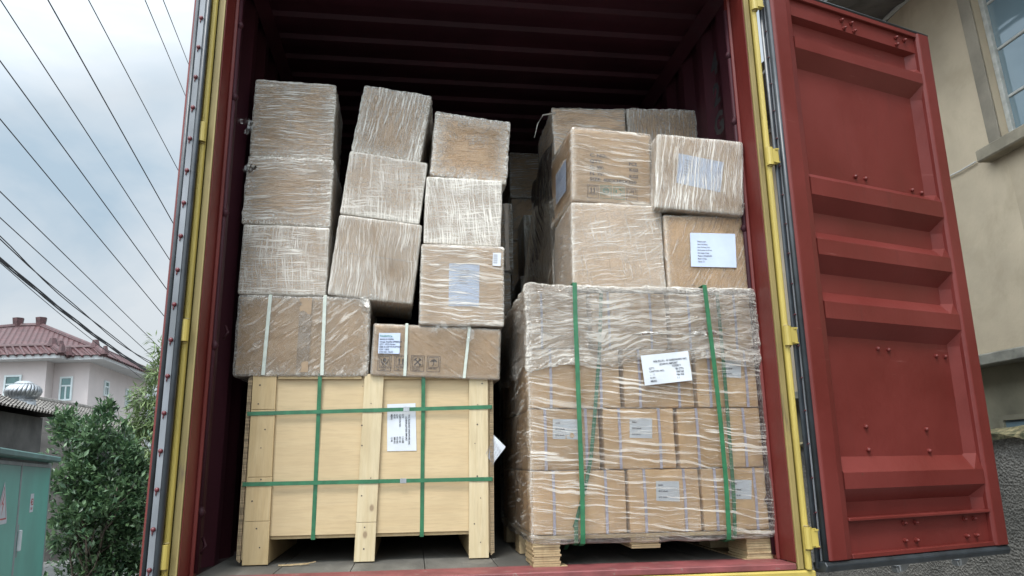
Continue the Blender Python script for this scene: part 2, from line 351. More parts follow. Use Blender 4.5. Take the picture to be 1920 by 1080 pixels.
def rbox(w, d, h, r=.008, n=14, bulge=.004, rough=.0025, seed=0, off=0., bag=0., slack=0.):
    """rounded, slightly crushed box; x centred, y centred, z 0..h; uv in metres, 'edge' attribute"""
    hx, hy, hz = w/2, d/2, h/2; H = (hx, hy, hz)
    def lines(hh):
        k = [-hh, -hh+r*.35, -hh+r]; a = -hh+r; b = hh-r
        k += [a+(b-a)*i/n for i in range(1, n)] + [hh-r, hh-r*.35, hh]; return k
    vm = {}; V = []; Fc = []; UV = []; ED = []
    def vert(p):
        key = tuple(round(c, 5) for c in p)
        if key in vm: return vm[key]
        q = Vector([max(-(H[i]-r), min(H[i]-r, p[i])) for i in range(3)]); dlt = Vector(p)-q
        nrm = dlt.normalized() if dlt.length > 1e-9 else Vector((0, 0, 0))
        P = q+nrm*r
        ds = sorted(H[i]-abs(p[i]) for i in range(3)); e = math.exp(-max(ds[1], 0)/.028)
        sp = Vector(P)+Vector((seed*3.1, seed*1.7, seed*.9))
        bl = bulge
        for i in range(3): bl *= 1
        ff = [1-(abs(p[i])/H[i])**2 for i in range(3)]; ff = sorted(ff, reverse=True); g = ff[0]*ff[1]
        disp = bulge*g + rough*noise.noise(sp*9)*1.2 + rough*.7*noise.noise(sp*28) + off
        if bag: disp += bag*max(0, noise.noise(sp*13+Vector((9, 3, 1)))+.15)*(.4+e) + bag*.5*abs(noise.noise(sp*45))
        if slack: disp += slack*e*abs(noise.noise(sp*30))
        P = P+nrm*disp
        vm[key] = len(V); V.append((P.x, P.y, P.z+hz)); ED.append(e); return vm[key]
    for ax in range(3):
        a, b = [(1, 2), (0, 2), (0, 1)][ax]
        la, lb = lines(H[a]), lines(H[b])
        for sg in (-1, 1):
            for i in range(len(la)-1):
                for j in range(len(lb)-1):
                    q = []; u = []
                    for (x, y) in ((la[i], lb[j]), (la[i+1], lb[j]), (la[i+1], lb[j+1]), (la[i], lb[j+1])):
                        p = [0, 0, 0]; p[ax] = sg*H[ax]; p[a] = x; p[b] = y; q.append(vert(p)); u.append((x+ax*1.3+sg*.7+seed*.37, y+seed*.11))
                    if (sg > 0) == (ax == 1): q.reverse(); u.reverse()
                    Fc.append(q); UV.append(u)
    me = bpy.data.meshes.new('m'); me.from_pydata(V, [], Fc)
    l = me.uv_layers.new(name='UVMap')
    for f, u in zip(me.polygons, UV):
        for q in range(f.loop_total): l.data[f.loop_start+q].uv = u[q]
        f.use_smooth = True
    at_ = me.attributes.new('edge', 'FLOAT', 'POINT'); at_.data.foreach_set('value', ED)
    return me

# ================================================================== SETTING
def ground():
    m, t = newmat('concrete_yard'); v = coords(t, 'Object', rnd_off=False)
    n = nz(t, v, .6, 8, .6); n2 = nz(t, v, 30, 4)
    c = mixc(t, mrg(t, n, .35, .65), (.13, .127, .12), (.19, .185, .172)); c = mixc(t, mth(t, 'MULTIPLY', n2, .3), c, (.12, .12, .115))
    p = princ(t, c, .85, bump=n2, bstr=.4, bdist=.01); out(t, p.outputs[0])
    b = MB(); b.quad((-900, -900, GZ), (900, -900, GZ), (900, 900, GZ), (-900, 900, GZ)); struct(b.build('ground', m))
ground()

# ================================================================== CONTAINER
cont = thing('shipping_container', 'red and yellow high shipping container with both doors swung open, loaded with cartons', 'container', (0, 0, 0), load=True)
LEN = 9.0
def corrug(sx):
    prof = []; y = .30; d = .036
    prof += [(0.0, .10), (0.0, .29)]
    while y < LEN:
        prof += [(0, y), (d, y+.068), (d, y+.068+.072), (0, y+.208), (0, y+.278)]; y += .278
    x0 = 1.168
    b = MB(); zs = [0.0, .8, 1.6, 2.70]
    b.strip([[(sx*(x0+p[0]), p[1], z) for p in prof] for z in zs])
    b.strip([[(sx*(x0+p[0]+.004), p[1], z) for p in prof] for z in zs])
    return b
for sx in (-1, 1):
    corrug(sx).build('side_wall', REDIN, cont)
# roof: shallow pressed ribs
b = MB(); rows = []; y = .12; prof = [(.0, 2.70), (.10, 2.70)]
y = .105
while y < LEN:
    prof += [(y+.0, 2.722), (y+.105, 2.722), (y+.121, 2.700), (y+.195, 2.700)]; y += .209
prof = sorted(set(prof), key=lambda p: p[0])
b.strip([[(x, p[0], p[1]) for p in prof] for x in (-1.168, 0, 1.168)])
b.strip([[(x, p[0], p[1]+.004) for p in prof] for x in (-1.168, 1.168)])
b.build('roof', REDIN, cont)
b = MB(); b.box(-1.225, 1.225, LEN, LEN+.04, -.05, 2.76); b.box(-1.225, 1.225, .101, LEN, 2.73, 2.76); b.box(-1.225, -1.208, .161, LEN, -.05, 2.729); b.box(1.208, 1.225, .161, LEN, -.05, 2.729); b.build('end_wall_and_light_seal', REDIN, cont)  # end wall, plus added light-tight panels outside the roof and sides
# long roof edge fillets
b = MB()
for sx in (-1, 1): b.prism([(0, 0), (.055, 0), (0, -.055)], lambda p, t: (sx*(1.166-p[0]), t, 2.698+p[1]), .1, LEN)
b.build('roof_rail', REDIN, cont)
b = MB()
nb = 8
for i in range(nb):
    x0 = -1.166+i*2.332/nb; b.box(x0+.0015, x0+2.332/nb-.0015, .19, LEN, -.03, 0)
b.build('floor', FLOOR, cont, bevel=.001)
b = MB(); b.box(-1.166, 1.166, .0, .188, -.022, .002); b.build('threshold_plate', REDSILL, cont, bevel=.003)
b = MB(); b.box(-1.24, 1.24, -.012, .10, -.19, -.024)
b.build('door_sill', YEL, cont, bevel=.006)
for x in (-.62, .10, .98):
    b = MB(); b.prism([(-.075, 0), (.075, 0), (.06, .022), (.03, .03), (-.03, .03), (-.06, .022)], lambda p, t: (x+p[0], t, -.075+p[1]), -.05, -.012)
    b.build('locking_lug', YEL, cont, bevel=.003)
b = MB(); b.box(-1.24, 1.24, -.012, .10, 2.665, 2.80); b.build('door_header', YEL, cont, bevel=.006)
b = MB(); b.box(-1.166, 1.166, .101, .16, 2.665, 2.699); b.build('header_inner', RED, cont, bevel=.004)
for sx in (-1, 1):
    # corner post: yellow outer face with rounded hinge rib, dull recessed strip, red inner return
    b = MB()
    pr = [(1.200, .0), (1.199, -.014), (1.204, -.022), (1.211, -.025), (1.218, -.022), (1.223, -.014), (1.2235, .0), (1.2235, .16), (1.2075, .16), (1.2075, .0)]
    b.prism(pr, lambda p, t: (sx*p[0], p[1], t), -.02, 2.664)
    post = b.build('corner_post', YEL, cont, bevel=.0025, seg=2)
    b = MB(); b.prism([(1.1705, -.003), (1.176, -.003), (1.178, .006), (1.198, .006), (1.198, .018), (1.1705, .018)], lambda p, t: (sx*p[0], p[1], t), -.02, 2.664)
    b.build('post_inner_strip', YELD, post)
    b = MB()
    b.prism([(1.166, .006), (1.170, .006), (1.170, .13), (1.166, .13)], lambda p, t: (sx*p[0], p[1], t), .004, 2.664)
    b.prism([(1.150, .13), (1.160, .124), (1.170, .13), (1.170, .16), (1.150, .16)], lambda p, t: (sx*p[0], p[1], t), .004, 2.664)
    b.build('post_return', RED, post, bevel=.002)
    b = MB(); b.tube([(sx*1.146, .145, z) for z in (.02, 1.0, 2.56)], .0095, 10)
    for z in (.22, .86, 1.42, 1.95, 2.3):
        b.tube([(sx*1.146, .145, z), (sx*1.140, .145, z+.018), (sx*1.146, .145, z+.036)], [.010, .015, .010], 8)
    b.build('lashing_rod', REDIN, post, smooth=True)
    for z in (.10, .91, 1.72, 2.50):
        xo = 1.250 if sx > 0 else 1.236
        b = MB(); xa, xb = sorted((sx*1.204, sx*xo)); b.box(xa, xb, -.040, -.014, z-.036, z+.036)
        hg = b.build('hinge', YEL, cont, bevel=.006, seg=2)
        b = MB(); b.tube([(sx*1.211, -.026, z-.041), (sx*1.211, -.026, z+.041)], .0165, 12)
        b.build('hinge_knuckle', YEL, hg)
        xa, xb = sorted((sx*1.232, sx*(xo-.002)))
        for z0_, z1_ in ((.027, .034), (-.034, -.029)): b = MB(); b.box(xa, xb, -.044, -.0395, z+z0_, z+z1_); b.build('hinge_rib', YEL, hg)
        for k in (-1, 1): b = MB(); b.tube([(sx*1.200, -.020, z+k*.045), (sx*1.211, -.028, z+k*.044), (sx*1.222, -.020, z+k*.045)], .004, 6); b.build('weld_bead', YELD, hg)
# black stencilled mark on right inner wall
mt = Matrix.Translation((1.1655, .335, 1.50)) @ Matrix.Rotation(R(-90), 4, 'Z') @ Matrix.Rotation(R(90), 4, 'X')
INKW = mat('black_stencil_paint', (.012, .012, .014), .6)
for i, ch in enumerate('42G1'):
    text(ch, .16, cont, Matrix.Translation((1.1652, .36, 2.34-i*.165)) @ Matrix.Rotation(R(-90), 4, 'Z') @ Matrix.Rotation(R(90), 4, 'X'), INKW, 'stencil_mark', align='CENTER', bold=.006)
# scrape marks / pad eyes on left wall
for z, y in ((.08, .21), (.93, .30)):
    b = MB(); b.tube([(-1.15, y, z), (-1.135, y+.005, z+.03), (-1.15, y+.01, z+.06)], .006, 8); b.build('lashing_ring', REDIN, cont, smooth=True)

def door(sx, th, hinge, label=None):
    """local: X along the door from hinge, -Y the inner face, Z up"""
    root = bpy.data.objects.new('door', None); S.collection.objects.link(root); root.parent = cont
    root.location = hinge; root.rotation_euler = (0, 0, th); s = sx
    if label: root['label'] = label
    w, zt, zb = 1.13, 2.585, .012
    Y = lambda y: s*y
    def bx(b, x0, x1, y0, y1, z0, z1): b.box(x0, x1, min(Y(y0), Y(y1)), max(Y(y0), Y(y1)), z0, z1)
    b = MB()
    u0, k1, k2, k3 = (.020, .0285, .036, .054) if s > 0 else (.006, .024, .045, .068)
    # inner face frame: hinge stile with chamfer, lock stile, rails
    P = lambda poly: (lambda p, t: (p[0], Y(p[1]), t))
    b.prism([(u0, .002), (u0+.012, -.006), (.11, -.006), (.150, .004), (.150, .05), (u0, .05)], P(0), zb, zt)
    b.prism([(1.036, .004), (1.05, -.006), (w-.008, -.006), (w, .002), (w, .05), (1.036, .05)], P(0), zb, zt)
    fr = b.build('door_frame', RED, root, bevel=.003)
    b = MB(); bx(b, .151, 1.035, .001, .049, zb, .030); b.build('door_rail', RED, root, bevel=.002)
    b = MB(); bx(b, .151, 1.035, .001, .052, zt-.025, zt); b.build('door_rail', RED, root, bevel=.002)
    b = MB(); bx(b, .151, 1.035, -.002, .04, .156, .168); b.build('stiffener', RED, root, bevel=.002)
    # pressed panel
    rec, pl = .056, .001
    prof = [(.03, .030), (.156, .030), (.168, rec), (.221, rec), (.282, pl), (.347, pl), (.418, rec)]
    for a in ((.917, .994, 1.068, 1.127), (1.198, 1.28, 1.352, 1.405), (1.484, 1.56, 1.641, 1.685), (2.208, 2.291, 2.347, 2.383)):
        prof += [(a[0], rec), (a[1], pl), (a[2], pl), (a[3], rec)]
    prof += [(2.455, rec), (2.475, .018), (zt-.025, .018)]
    b = MB()
    xs = [.151, .985, 1.035]
    def px_(x, y): return y
    rows = []
    for x, k in ((.151, 1), (.975, 1), (1.035, 0)):
        rows.append([(x, Y(y if k else min(y, .022) if y > .02 else y), z) for z, y in prof])
    # sealed end: recess floor ramps up to the lock stile
    b.strip(rows); b.strip([[(p[0], p[1]+s*.004, p[2]) for p in r] for r in rows])
    b.build('door_panel', RED, root)
    # bolts in pairs
    def bolt(x, y, z, r=.013):
        b = MB(); b.tube([(x, Y(y+.002), z), (x, Y(y-.006), z)], r*1.15, 6); b.tube([(x, Y(y-.006), z), (x, Y(y-.014), z), (x, Y(y-.020), z)], [r*.8, r*.7, r*.3], 10)
        b.build('bolt', RED, root, smooth=False)
    for x, z in [(.50, 1.712), (.568, 1.712), (.892, 1.70), (.96, 1.695), (.503, .884), (.571, .882), (.891, .868), (.955, .868), (.367, .536), (.751, .527), (.365, .438), (.751, .431)]: bolt(x, rec, z)
    for x, z in [(.493, .062), (.562, .060), (.89, .060), (.955, .060), (.499, .133), (.571, .132), (.89, .132), (.955, .132)]: bolt(x, .030, z, .010)
    for x, z in [(.501, 2.53), (.568, 2.53), (.891, 2.53), (.955, 2.53), (.514, 2.49), (.583, 2.49), (.891, 2.49)]: bolt(x, .018, z, .010)
    # hinge-edge sandwich: red lip, white strip, black gasket
    b = MB(); rb_d = .0125 if s > 0 else .0085; b.tube([(u0-.003, Y(.015), zb), (u0-.003, Y(.015), zt)], rb_d, 10); b.build('gasket_bead', RUB, root, smooth=True)
    b = MB(); xs_ = .011 if s > 0 else -.004; b.prism([(xs_, k1), (xs_, k2), (u0, k2), (u0, k1)], P(0), zb, zt); st = b.build('retainer_strip', STRIP, root)
    z = .06; kc = (k1+k2)/2; rv = (k2-k1)*.40
    while z < zt:
        b = MB(); xr = xs_+.004; b.tube([(xr-.003, Y(kc), z), (xr-.009, Y(kc), z), (xr-.013, Y(kc), z-.001)], [rv, rv, rv*.5], 10); b.tube([(-.0055, Y(kc-rv*.3), z-rv*.7), (-.0058, Y(kc-rv*.3), z-rv*2.4)], [rv*.4, rv*.2], 6); b.build('rivet', RIV, st, smooth=True); z += .135
    b = MB()
    gx = .008 if s > 0 else 0; b.prism([(gx+.003, k2+.001), (gx-.010, k2+.003), (gx-.016, k2+.010), (gx-.016, k3-.006), (gx-.008, k3), (gx+.003, k3)], P(0), zb-.03, zt+.02)
    b.build('gasket', RUB, root, bevel=.002, smooth=True)
    b = MB(); b.prism([(.051, zb-.004), (.004, zb-.002), (-.006, zb-.018), (.004, zb-.040), (.06, zb-.046), (.07, zb-.01)], lambda p, t: (t, Y(p[0]), p[1]), .0, w+.004)
    b.build('bottom_gasket', RUB, root, bevel=.003)
    b = MB(); b.prism([(.051, zt+.0), (.004, zt+.002), (-.002, zt+.008), (.004, zt+.016), (.07, zt+.018)], lambda p, t: (t, Y(p[0]), p[1]), .0, w+.004)
    b.build('top_gasket', RUB, root, bevel=.001)
    # outer face with locking bars and cam ends
    b = MB(); bx(b, .004, w, .0505, .0535, zb, zt); b.build('outer_skin', RED, root)
    for x in ((.51, .90) if s > 0 else ()):
        b = MB(); b.tube([(x, Y(.095), -.06), (x, Y(.095), 2.63)], .017, 12); br = b.build('locking_bar', STEEL, root, smooth=True)
        for zc, k in ((-.05, -1), (2.625, 1)):
            b = MB(); b.prism([(-.03, 0), (.02, -.012), (.05, -.03), (.062, -.018), (.045, .006), (.02, .02), (-.02, .024)], lambda p, t: (x+p[0], t, zc+k*p[1]), Y(.075), Y(.105))
            b.tube([(x, Y(.095), zc-.02), (x, Y(.095), zc+.02)], .024, 10)
            b.build('cam', STEEL, br, bevel=.003)
        b = MB()
        for z in (.35, 1.25, 2.2): bx(b, x-.04, x+.04, .054, .078, z-.03, z+.03)
        b.build('bar_bracket', STEEL, br, bevel=.004)
    return root
door(1, R(17), (1.262, -.05, 0), 'red door swung wide open beside the wall, pressed ribs on its inner face')
door(-1, R(91.5), (-1.283, -.045, 0), 'red door folded back along the side, only its edge in view')

# ================================================================== CARGO
def carton(label, c4, y, depth, body=CARD, film=None, seed=1, yaw_=0, pitch=0, group='film wrapped cartons in the container', r=.005, bulge=.005, rough=.0022, bag=.0015, slack=.0, foff=.004, tape=None, shrink=0, cat='carton', name='wrapped_carton'):
    """c4: photo corners of the front face (TL,TR,BR,BL) taken at depth y in the load frame"""
    p = [un(*q, 1, y) for q in c4]
    w = ((p[1]-p[0]).length+(p[2]-p[3]).length)/2-.006-shrink; h = ((p[3]-p[0]).length+(p[2]-p[1]).length)/2-.006
    cen = (p[0]+p[1]+p[2]+p[3])/4
    dx = (p[1]-p[0])+(p[2]-p[3]); roll = math.atan2(dx.z, dx.x)
    rotm = Matrix.Rotation(yaw_, 4, 'Z') @ Matrix.Rotation(-roll, 4, 'Y') @ Matrix.Rotation(pitch, 4, 'X')
    base = cen + rotm @ Vector((0, depth/2, -h/2))
    t = thing(name, label, cat, base, group, True); t.rotation_euler = rotm.to_euler()
    b = rbox(w, depth, h, r, 12, bulge, rough, seed); o = link('cardboard_box', b, body, t)
    if film:
        fm = rbox(w, depth, h, r+.002, 34, bulge, rough, seed, off=foff, bag=bag, slack=slack); link('stretch_film', fm, film, t)
    t['_'] = 0; del t['_']
    return t, w, h, depth
def on_front(q, base, w, h, d):     # photo point -> local coords on the carton's front plane
    M = base.matrix_basis; Mi = M.inverted(); o = Mi @ CL; dr = Mi.to_3x3() @ rayL(*q)
    k = (-d/2-.0-o.y)/dr.y; return o+dr*k
def sheet(t, w, h, d, c4, m, lines=(), name='paper_label', off=.003, size=.008, ink=None, lx=.08, inset=None, rot=0, sx=.85, wave=.0008):
    """flat paper label on the front, its corners from the photo; lines: list of text rows"""
    P = [on_front(q, t, w, h, d) for q in c4]; yy = -d/2-off
    b = MB(); n = 6; rows = []
    def bl(u, v): return (P[0]*(1-u)*(1-v)+P[1]*u*(1-v)+P[2]*u*v+P[3]*(1-u)*v)
    for j in range(n+1):
        rows.append([(lambda q: (q.x, yy+wave*noise.noise(Vector((q.x*30, q.z*30, t.location.x*9))), q.z))(bl(i/n, j/n)) for i in range(n+1)])
    b.strip(rows); b.strip([[(p[0], p[1]+.0006, p[2]) for p in r] for r in rows])
    o = b.build(name, m, t, smooth=True)
    if lines:
        ex = (P[1]-P[0]).normalized(); W_ = (P[1]-P[0]).length; ey = (P[0]-P[3]).normalized(); H_ = (P[0]-P[3]).length
        if rot: ex, ey, W_, H_ = -ey, ex, H_, W_; org = P[0]
        else: org = P[0]
        nrm = ex.cross(ey).normalized()
        mt = []
        for (fx, fy, s, sz, *k) in lines:
            q = org + ex*(W_*fx) - ey*(H_*fy) if not rot else P[0] + ex*(W_*fx) - ey*(H_*(fy)) + (P[1]-P[0])*0
            M = Matrix((ex, ey, nrm)).transposed().to_4x4(); M.translation = Vector((q.x, yy-.0012, q.z))
            mt.append(text(s, sz, o, M, None, 'w', sx=sx, bold=.0002))
        joinmeshes('printed_text', mt, ink or INK, o)
    return o
def ribbon(b, pts, wv, th=.0008):
    """flat strap through pts; wv half-width vector"""
    pts = [Vector(p) for p in pts]; wv = Vector(wv)
    for a, c in zip(pts[:-1], pts[1:]):
        d = (c-a).normalized(); n = d.cross(wv).normalized()*th; e = d*th*.6; b.bar(a-e, c+e, wv, n)
def hoop(t, w, h, d, q0, q1, m, hw=.008, off=.006, name='strap'):
    """strap round a carton (front, top, back, bottom) crossing the front from photo point q0 (top) to q1 (bottom)"""
    a = on_front(q0, t, w, h, d); c = on_front(q1, t, w, h, d); o = off; b = MB()
    x0, x1 = a.x, c.x; zt, zb = h+o, -min(o, .002)
    pts = [(x1, -d/2-o, zb), ((x0*.5+x1*.5), -d/2-o-.001, h*.5), (x0, -d/2-o, zt-.006), (x0, -d/2-o+.006, zt), (x0, d/2+o, zt), (x1, d/2+o, zb), (x1, -d/2-o, zb)]
    ribbon(b, pts, (hw, 0, 0), .0008); return b.build(name, m, t)
def tuft(t, p, r, m, n=5, seed=3, name='film_tail'):
    rr = random.Random(seed); b = MB()
    for k in range(n):
        a = Vector(p)+Vector((rr.uniform(-r, r), rr.uniform(-.01, .0), rr.uniform(-r, r)))*.5; rows = []
        d = Vector((rr.uniform(-1, 1), rr.uniform(-.5, 0), rr.uniform(-1.6, .1))).normalized(); sd = d.cross(Vector((0, 1, .2))).normalized()
        for i in range(7):
            c = a+d*(r*1.6*i/6)+Vector((noise.noise(Vector((k, i*.6, seed)))*r*.5, -abs(noise.noise(Vector((k+9, i*.7, seed))))*.02, noise.noise(Vector((k, i*.5, seed+7)))*r*.3))
            ww = r*.45*(1-.6*abs(i/6-.4)); rows.append([c+sd*(ww*(j/4-.5)*2)+Vector((0, -.012*abs(math.sin(j*2+k+i)), 0)) for j in range(5)])
        b.strip(rows)
    return b.build(name, m, t, smooth=True)
YA = .44
G1 = 'film wrapped cartons in the container'
# --- plywood crate
cx0, cx1, zc0, zc1 = -1.052, -.004, .112, .792
crate = thing('wooden_crate', 'pale plywood crate with three pine battens and green straps on the container floor', 'crate', ((cx0+cx1)/2, YA+.42, .004), load=True)
cw = (cx1-cx0)/2; cd = .42
def Z(z): return z
b = MB(); b.box(-cw+.006, cw-.006, -cd+.0185, -cd+.028, zc0, zc1-.004); fp = b.build('front_panel', PLY, crate, bevel=.001)
b = MB(); b.box(-cw+.004, cw-.004, -cd+.001, cd, zc1-.004, zc1+.004); b.build('lid', PLYEDGE, crate, bevel=.001)
b = MB(); b.box(-cw+.11, -.052, -cd+.0035, -cd+.018, zc1-.019, zc1-.005); b.box(.038, cw-.095, -cd+.0035, -cd+.018, zc1-.019, zc1-.005); b.build('top_cleat', PINEX, crate, bevel=.001)
for sx in (-1, 1):
    b = MB(); b.box(min(sx*(cw-.010), sx*cw), max(sx*(cw-.010), sx*cw), -cd+.020, cd, .02, zc1-.005); b.build('side_panel', PLY, crate, bevel=.001)
    b = MB()
    for k in range(3):
        xx = sx*(cw+.002+k*.0055); b.box(xx-.002, xx+.002, -cd+.0035, -cd+.095, .012+k*.004, zc1-.008-k*.003)
    b.build('corner_board', PLYEDGE, crate)
b = MB(); b.box(-cw+.011, cw-.011, cd-.01, cd-.002, zc0, zc1-.005); b.build('back_panel', PLY, crate)
b = MB(); b.box(-cw+.011, cw-.011, -cd+.030, cd-.012, zc0-.014, zc0); b.build('base_board', PINEX, crate)
for x, xt, wb, m, cuts in ((-.462, -.470, .052, PINEX, (.355, .175, .64)), (-.016, .004, .043, PINE, (.16,)), (.472, .472, .043, PINE, ())):
    b = MB(); zz = [.0]+sorted(cuts)+[zc1+.003]
    for a, c in zip(zz[:-1], zz[1:]):
        fa, fc = a/zc1, c/zc1
        xa, xc = x+(xt-x)*fa-0, x+(xt-x)*fc; wa = wb-.002*fa; g = .0008
        b.hexa([(xa-wa, -cd-.001, a+g), (xa+wa, -cd-.001, a+g), (xa+wa, -cd+.018, a+g), (xa-wa, -cd+.018, a+g), (xc-wa, -cd-.001, c-g), (xc+wa, -cd-.001, c-g), (xc+wa, -cd+.018, c-g), (xc-wa, -cd+.018, c-g)])
    bt = b.build('batten', m, crate, bevel=.0012)
    b = MB(); rr = random.Random(int(x*1000)+5)
    for z in (.05, .14, .27, .36, .47, .55, .66, .74):
        xx = x+rr.uniform(-.03, .03); zz_ = z+rr.uniform(-.02, .02); b.tube([(xx, -cd-.0005, zz_), (xx, -cd-.0022, zz_)], rr.uniform(.0022, .004), 7)
    b.build('nail', mat('dark_nail', (.06, .045, .035), .6), bt)
    b = MB(); b.box(x-wb+.004, x+wb-.004, -cd+.019, cd-.013, .0, zc0-.016); b.build('skid', PINEX, crate, bevel=.002)
for q0, q1 in (((600, 707), (586, 1006)), ((794, 704), (791, 1001))):
    a = un(*q0, 1, YA); c = un(*q1, 1, YA); X0, X1 = a.x-(cx0+cx1)/2, c.x-(cx0+cx1)/2
    b = MB(); o = cd+.0022
    ribbon(b, [(X1, -o+.020, zc0-.018), (X1, -o+.0195, zc0+.01), ((X0+X1)/2, -o+.017, .45), (X0, -o+.0, zc1-.03), (X0, -o+.0, zc1+.004), (X0, -o+.004, zc1+.0062), (X0, cd+.004, zc1+.0062), (X1, cd+.004, zc0-.018), (X1, -o+.020, zc0-.018)], (.0085, 0, 0), .0007)
    b.build('vertical_strap', GSTRAP, crate)
for zL, zR, bxp, sag in (((472, 776), (917, 763), (762, 768), .0), ((463, 908), (918, 898), (756, 902), .0)):
    a = un(*zL, 1, YA); c = un(*zR, 1, YA); z0, z1 = a.z-.004, c.z-.004; o = cd+.0038
    b = MB(); X = cw+.016
    zz = lambda x: z0+(z1-z0)*(x+X)/(2*X)
    ribbon(b, [(-X, cd+.004, z0), (-X, -o+.03, z0), (-X+.008, -o, zz(-X)), (-.44, -o, zz(-.44)), (-.2, -o+.004, zz(-.2)), (0, -o, zz(0)), (.25, -o+.004, zz(.25)), (.47, -o, zz(.47)), (X-.008, -o, zz(X)), (X, -o+.03, z1), (X, cd+.004, z1), (-X, cd+.004, z0)], (0, 0, .0085), .0007)
    st = b.build('horizontal_strap', GSTRAP, crate)
    q = un(*bxp, 1, YA); xx = q.x-(cx0+cx1)/2
    b = MB()
    for k in range(3): b.box(xx-.013+k*.009, xx-.013+k*.009+.007, -o-.0035, -o-.0009, zz(xx)-.0105, zz(xx)+.0105)
    b.box(xx-.014, xx+.014, -o-.0022, -o-.001, zz(xx)-.0095, zz(xx)+.0095)
    b.build('buckle', STEEL, st, bevel=.0008)
class _T: pass
crate_front = (crate, 2*cw, .79, 2*cd-.037)
sheet(crate, 2*cw, .79, 2*cd-.034, [(726, 758), (779, 756), (781, 845), (726, 846)], PAPER, name='shipping_label', off=.001, rot=1, ink=INK, sx=.9,
      lines=[(.24, -.74, 'WX PLUSLINE HARDWARE INC', .0105), (.28, -.64, '(CHINA) JOTZIG IMPORT', .0105), (.22, -.52, 'QTY', .0105), (.22, -.42, 'CARTON NO', .0105), (.22, -.32, 'G.W', .0105), (.22, -.23, 'N.W', .0105), (.22, -.13, 'MEAS', .0105),
             (.70, -.52, '1 CASE', .0105), (.70, -.42, '24 / 60', .0105), (.70, -.32, '410 KG', .0105), (.70, -.23, '388 KG', .0105), (.70, -.13, '1.2 M', .0105)])
# loose ply splinters on the floor in front of the crate
b = MB(); b.bar((-.86, .40, .006), (-.77, .43, .006), (.0, .006, .0), (0, 0, .0025)); b.bar((-.80, .385, .007), (-.74, .42, .014), (.0, .004, .0), (0, 0, .0015)); b.bar((-.89, .41, .005), (-.83, .405, .005), (0, .008, 0), (0, 0, .002))
tag(b.build('wood_splinter', RAWW), 'broken pale plywood splinters on the floor in front of the crate', 'wood scrap', load=True)

# --- left stack
T = carton('wide film wrapped carton with two white straps, lying on the left end of the crate', [(446, 555), (692, 558), (690, 705), (441, 703)], YA, .46, CARDD, FD, 11, bag=.002, slack=.004, bulge=.002, foff=.009)
a4 = T
hoop(*T, (508, 553), (494, 705), WSTRAP, .0075, .011); hoop(*T, (610, 555), (604, 706), WSTRAP, .0075, .011)
b = MB(); q0 = on_front((575, 557), *T); q1 = on_front((558, 705), *T); b.bar((q0.x, -T[3]/2-.0098, T[2]-.004), (q0.x-.002, -T[3]/2-.0098, .01), (.026, 0, 0), (0, .0004, 0)); b.build('packing_tape', TAPE, T[0])
tuft(T[0], (T[1]/2-.01, -T[3]/2, T[2]-.005), .03, FDK, 4, 5)
T = carton('white hatched wrapped carton, third from the top of the leftmost stack', [(456, 420), (618, 427), (611, 555), (446, 551)], YA-.01, .40, CARD, FX, 12, bag=.0015)
T = carton('wrapped carton with wavy horizontal film streaks, second from the top of the leftmost stack', [(463, 292), (625, 300), (618, 427), (456, 418)], YA-.005, .40, CARDD, FH, 13, bag=.003, slack=.006)
tuft(T[0], (-T[1]/2+.004, -T[3]/2+.01, T[2]-.05), .03, FDK, 4, 9)
T = carton('wrapped carton with silvery film, topmost of the leftmost stack', [(478, 151), (629, 158), (624, 301), (470, 291)], YA+.0, .42, CARDD, FHD, 14, yaw_=R(1.5), bag=.002, slack=.005)
tuft(T[0], (-T[1]/2, -T[3]/2+.01, .16), .035, FDK, 4, 11)
# --- second column
T = carton('tilted wrapped carton with fine vertical streaks, lowest of the second stack, overhanging the gap', [(636, 402), (790, 422), (775, 570), (614, 553)], YA-.01, .40, CARD, FVS, 21, yaw_=R(1), bag=.0012)
b = MB(); b.bar((-T[1]/2+.01, -T[3]/2-.0045, T[2]*.53), (T[1]/2-.01, -T[3]/2-.0045, T[2]*.52), (0, 0, .0012), (0, .0006, 0)); b.build('film_seam', FX, T[0])
T = carton('tilted pale wrapped carton, middle of the second stack', [(658, 283), (799, 306), (789, 420), (637, 402)], YA+.0, .40, CARD, FVW, 22, yaw_=R(2), bag=.0015)
T = carton('tilted brown wrapped carton with crinkled film, topmost of the second stack', [(682, 156), (801, 184), (795, 304), (660, 286)], YA+.02, .42, CARDD, FV, 23, yaw_=R(-3), bag=.003, slack=.006)
# --- third column
T = carton('low wide printed carton with two white straps, lying on the right end of the crate', [(699, 608), (938, 617), (937, 713), (697, 702)], YA-.015, .42, CARDD, FDR, 31, bag=.001, slack=.002, bulge=.001, rough=.001, foff=.006)
c4_ = T
hoop(*T, (763, 609), (759, 705), WSTRAP, .0065, .010); hoop(*T, (880, 615), (870, 706), WSTRAP, .0065, .010)
sheet(*T, [(711, 625), (751, 625), (749, 664), (709, 663)], PAPERB, off=.0095, ink=INK, lines=[(.05, .22+.125*i, s, .0098) for i, s in enumerate(['', 'MADE IN CHINA', 'Omega Amplifier JPF000CAR', 'QTY : 1PCS /Carton', 'SIZE: 51.X30*W19.H7*5CM', 'G.W : 13KG', 'CTN NO. 13LCC'])])
PP = on_front((711, 632), *T)
text('TALENTCA', .0115, T[0], wallM(PP.x+.002, -T[3]/2-.011, PP.z), INKG, bold=.0003)
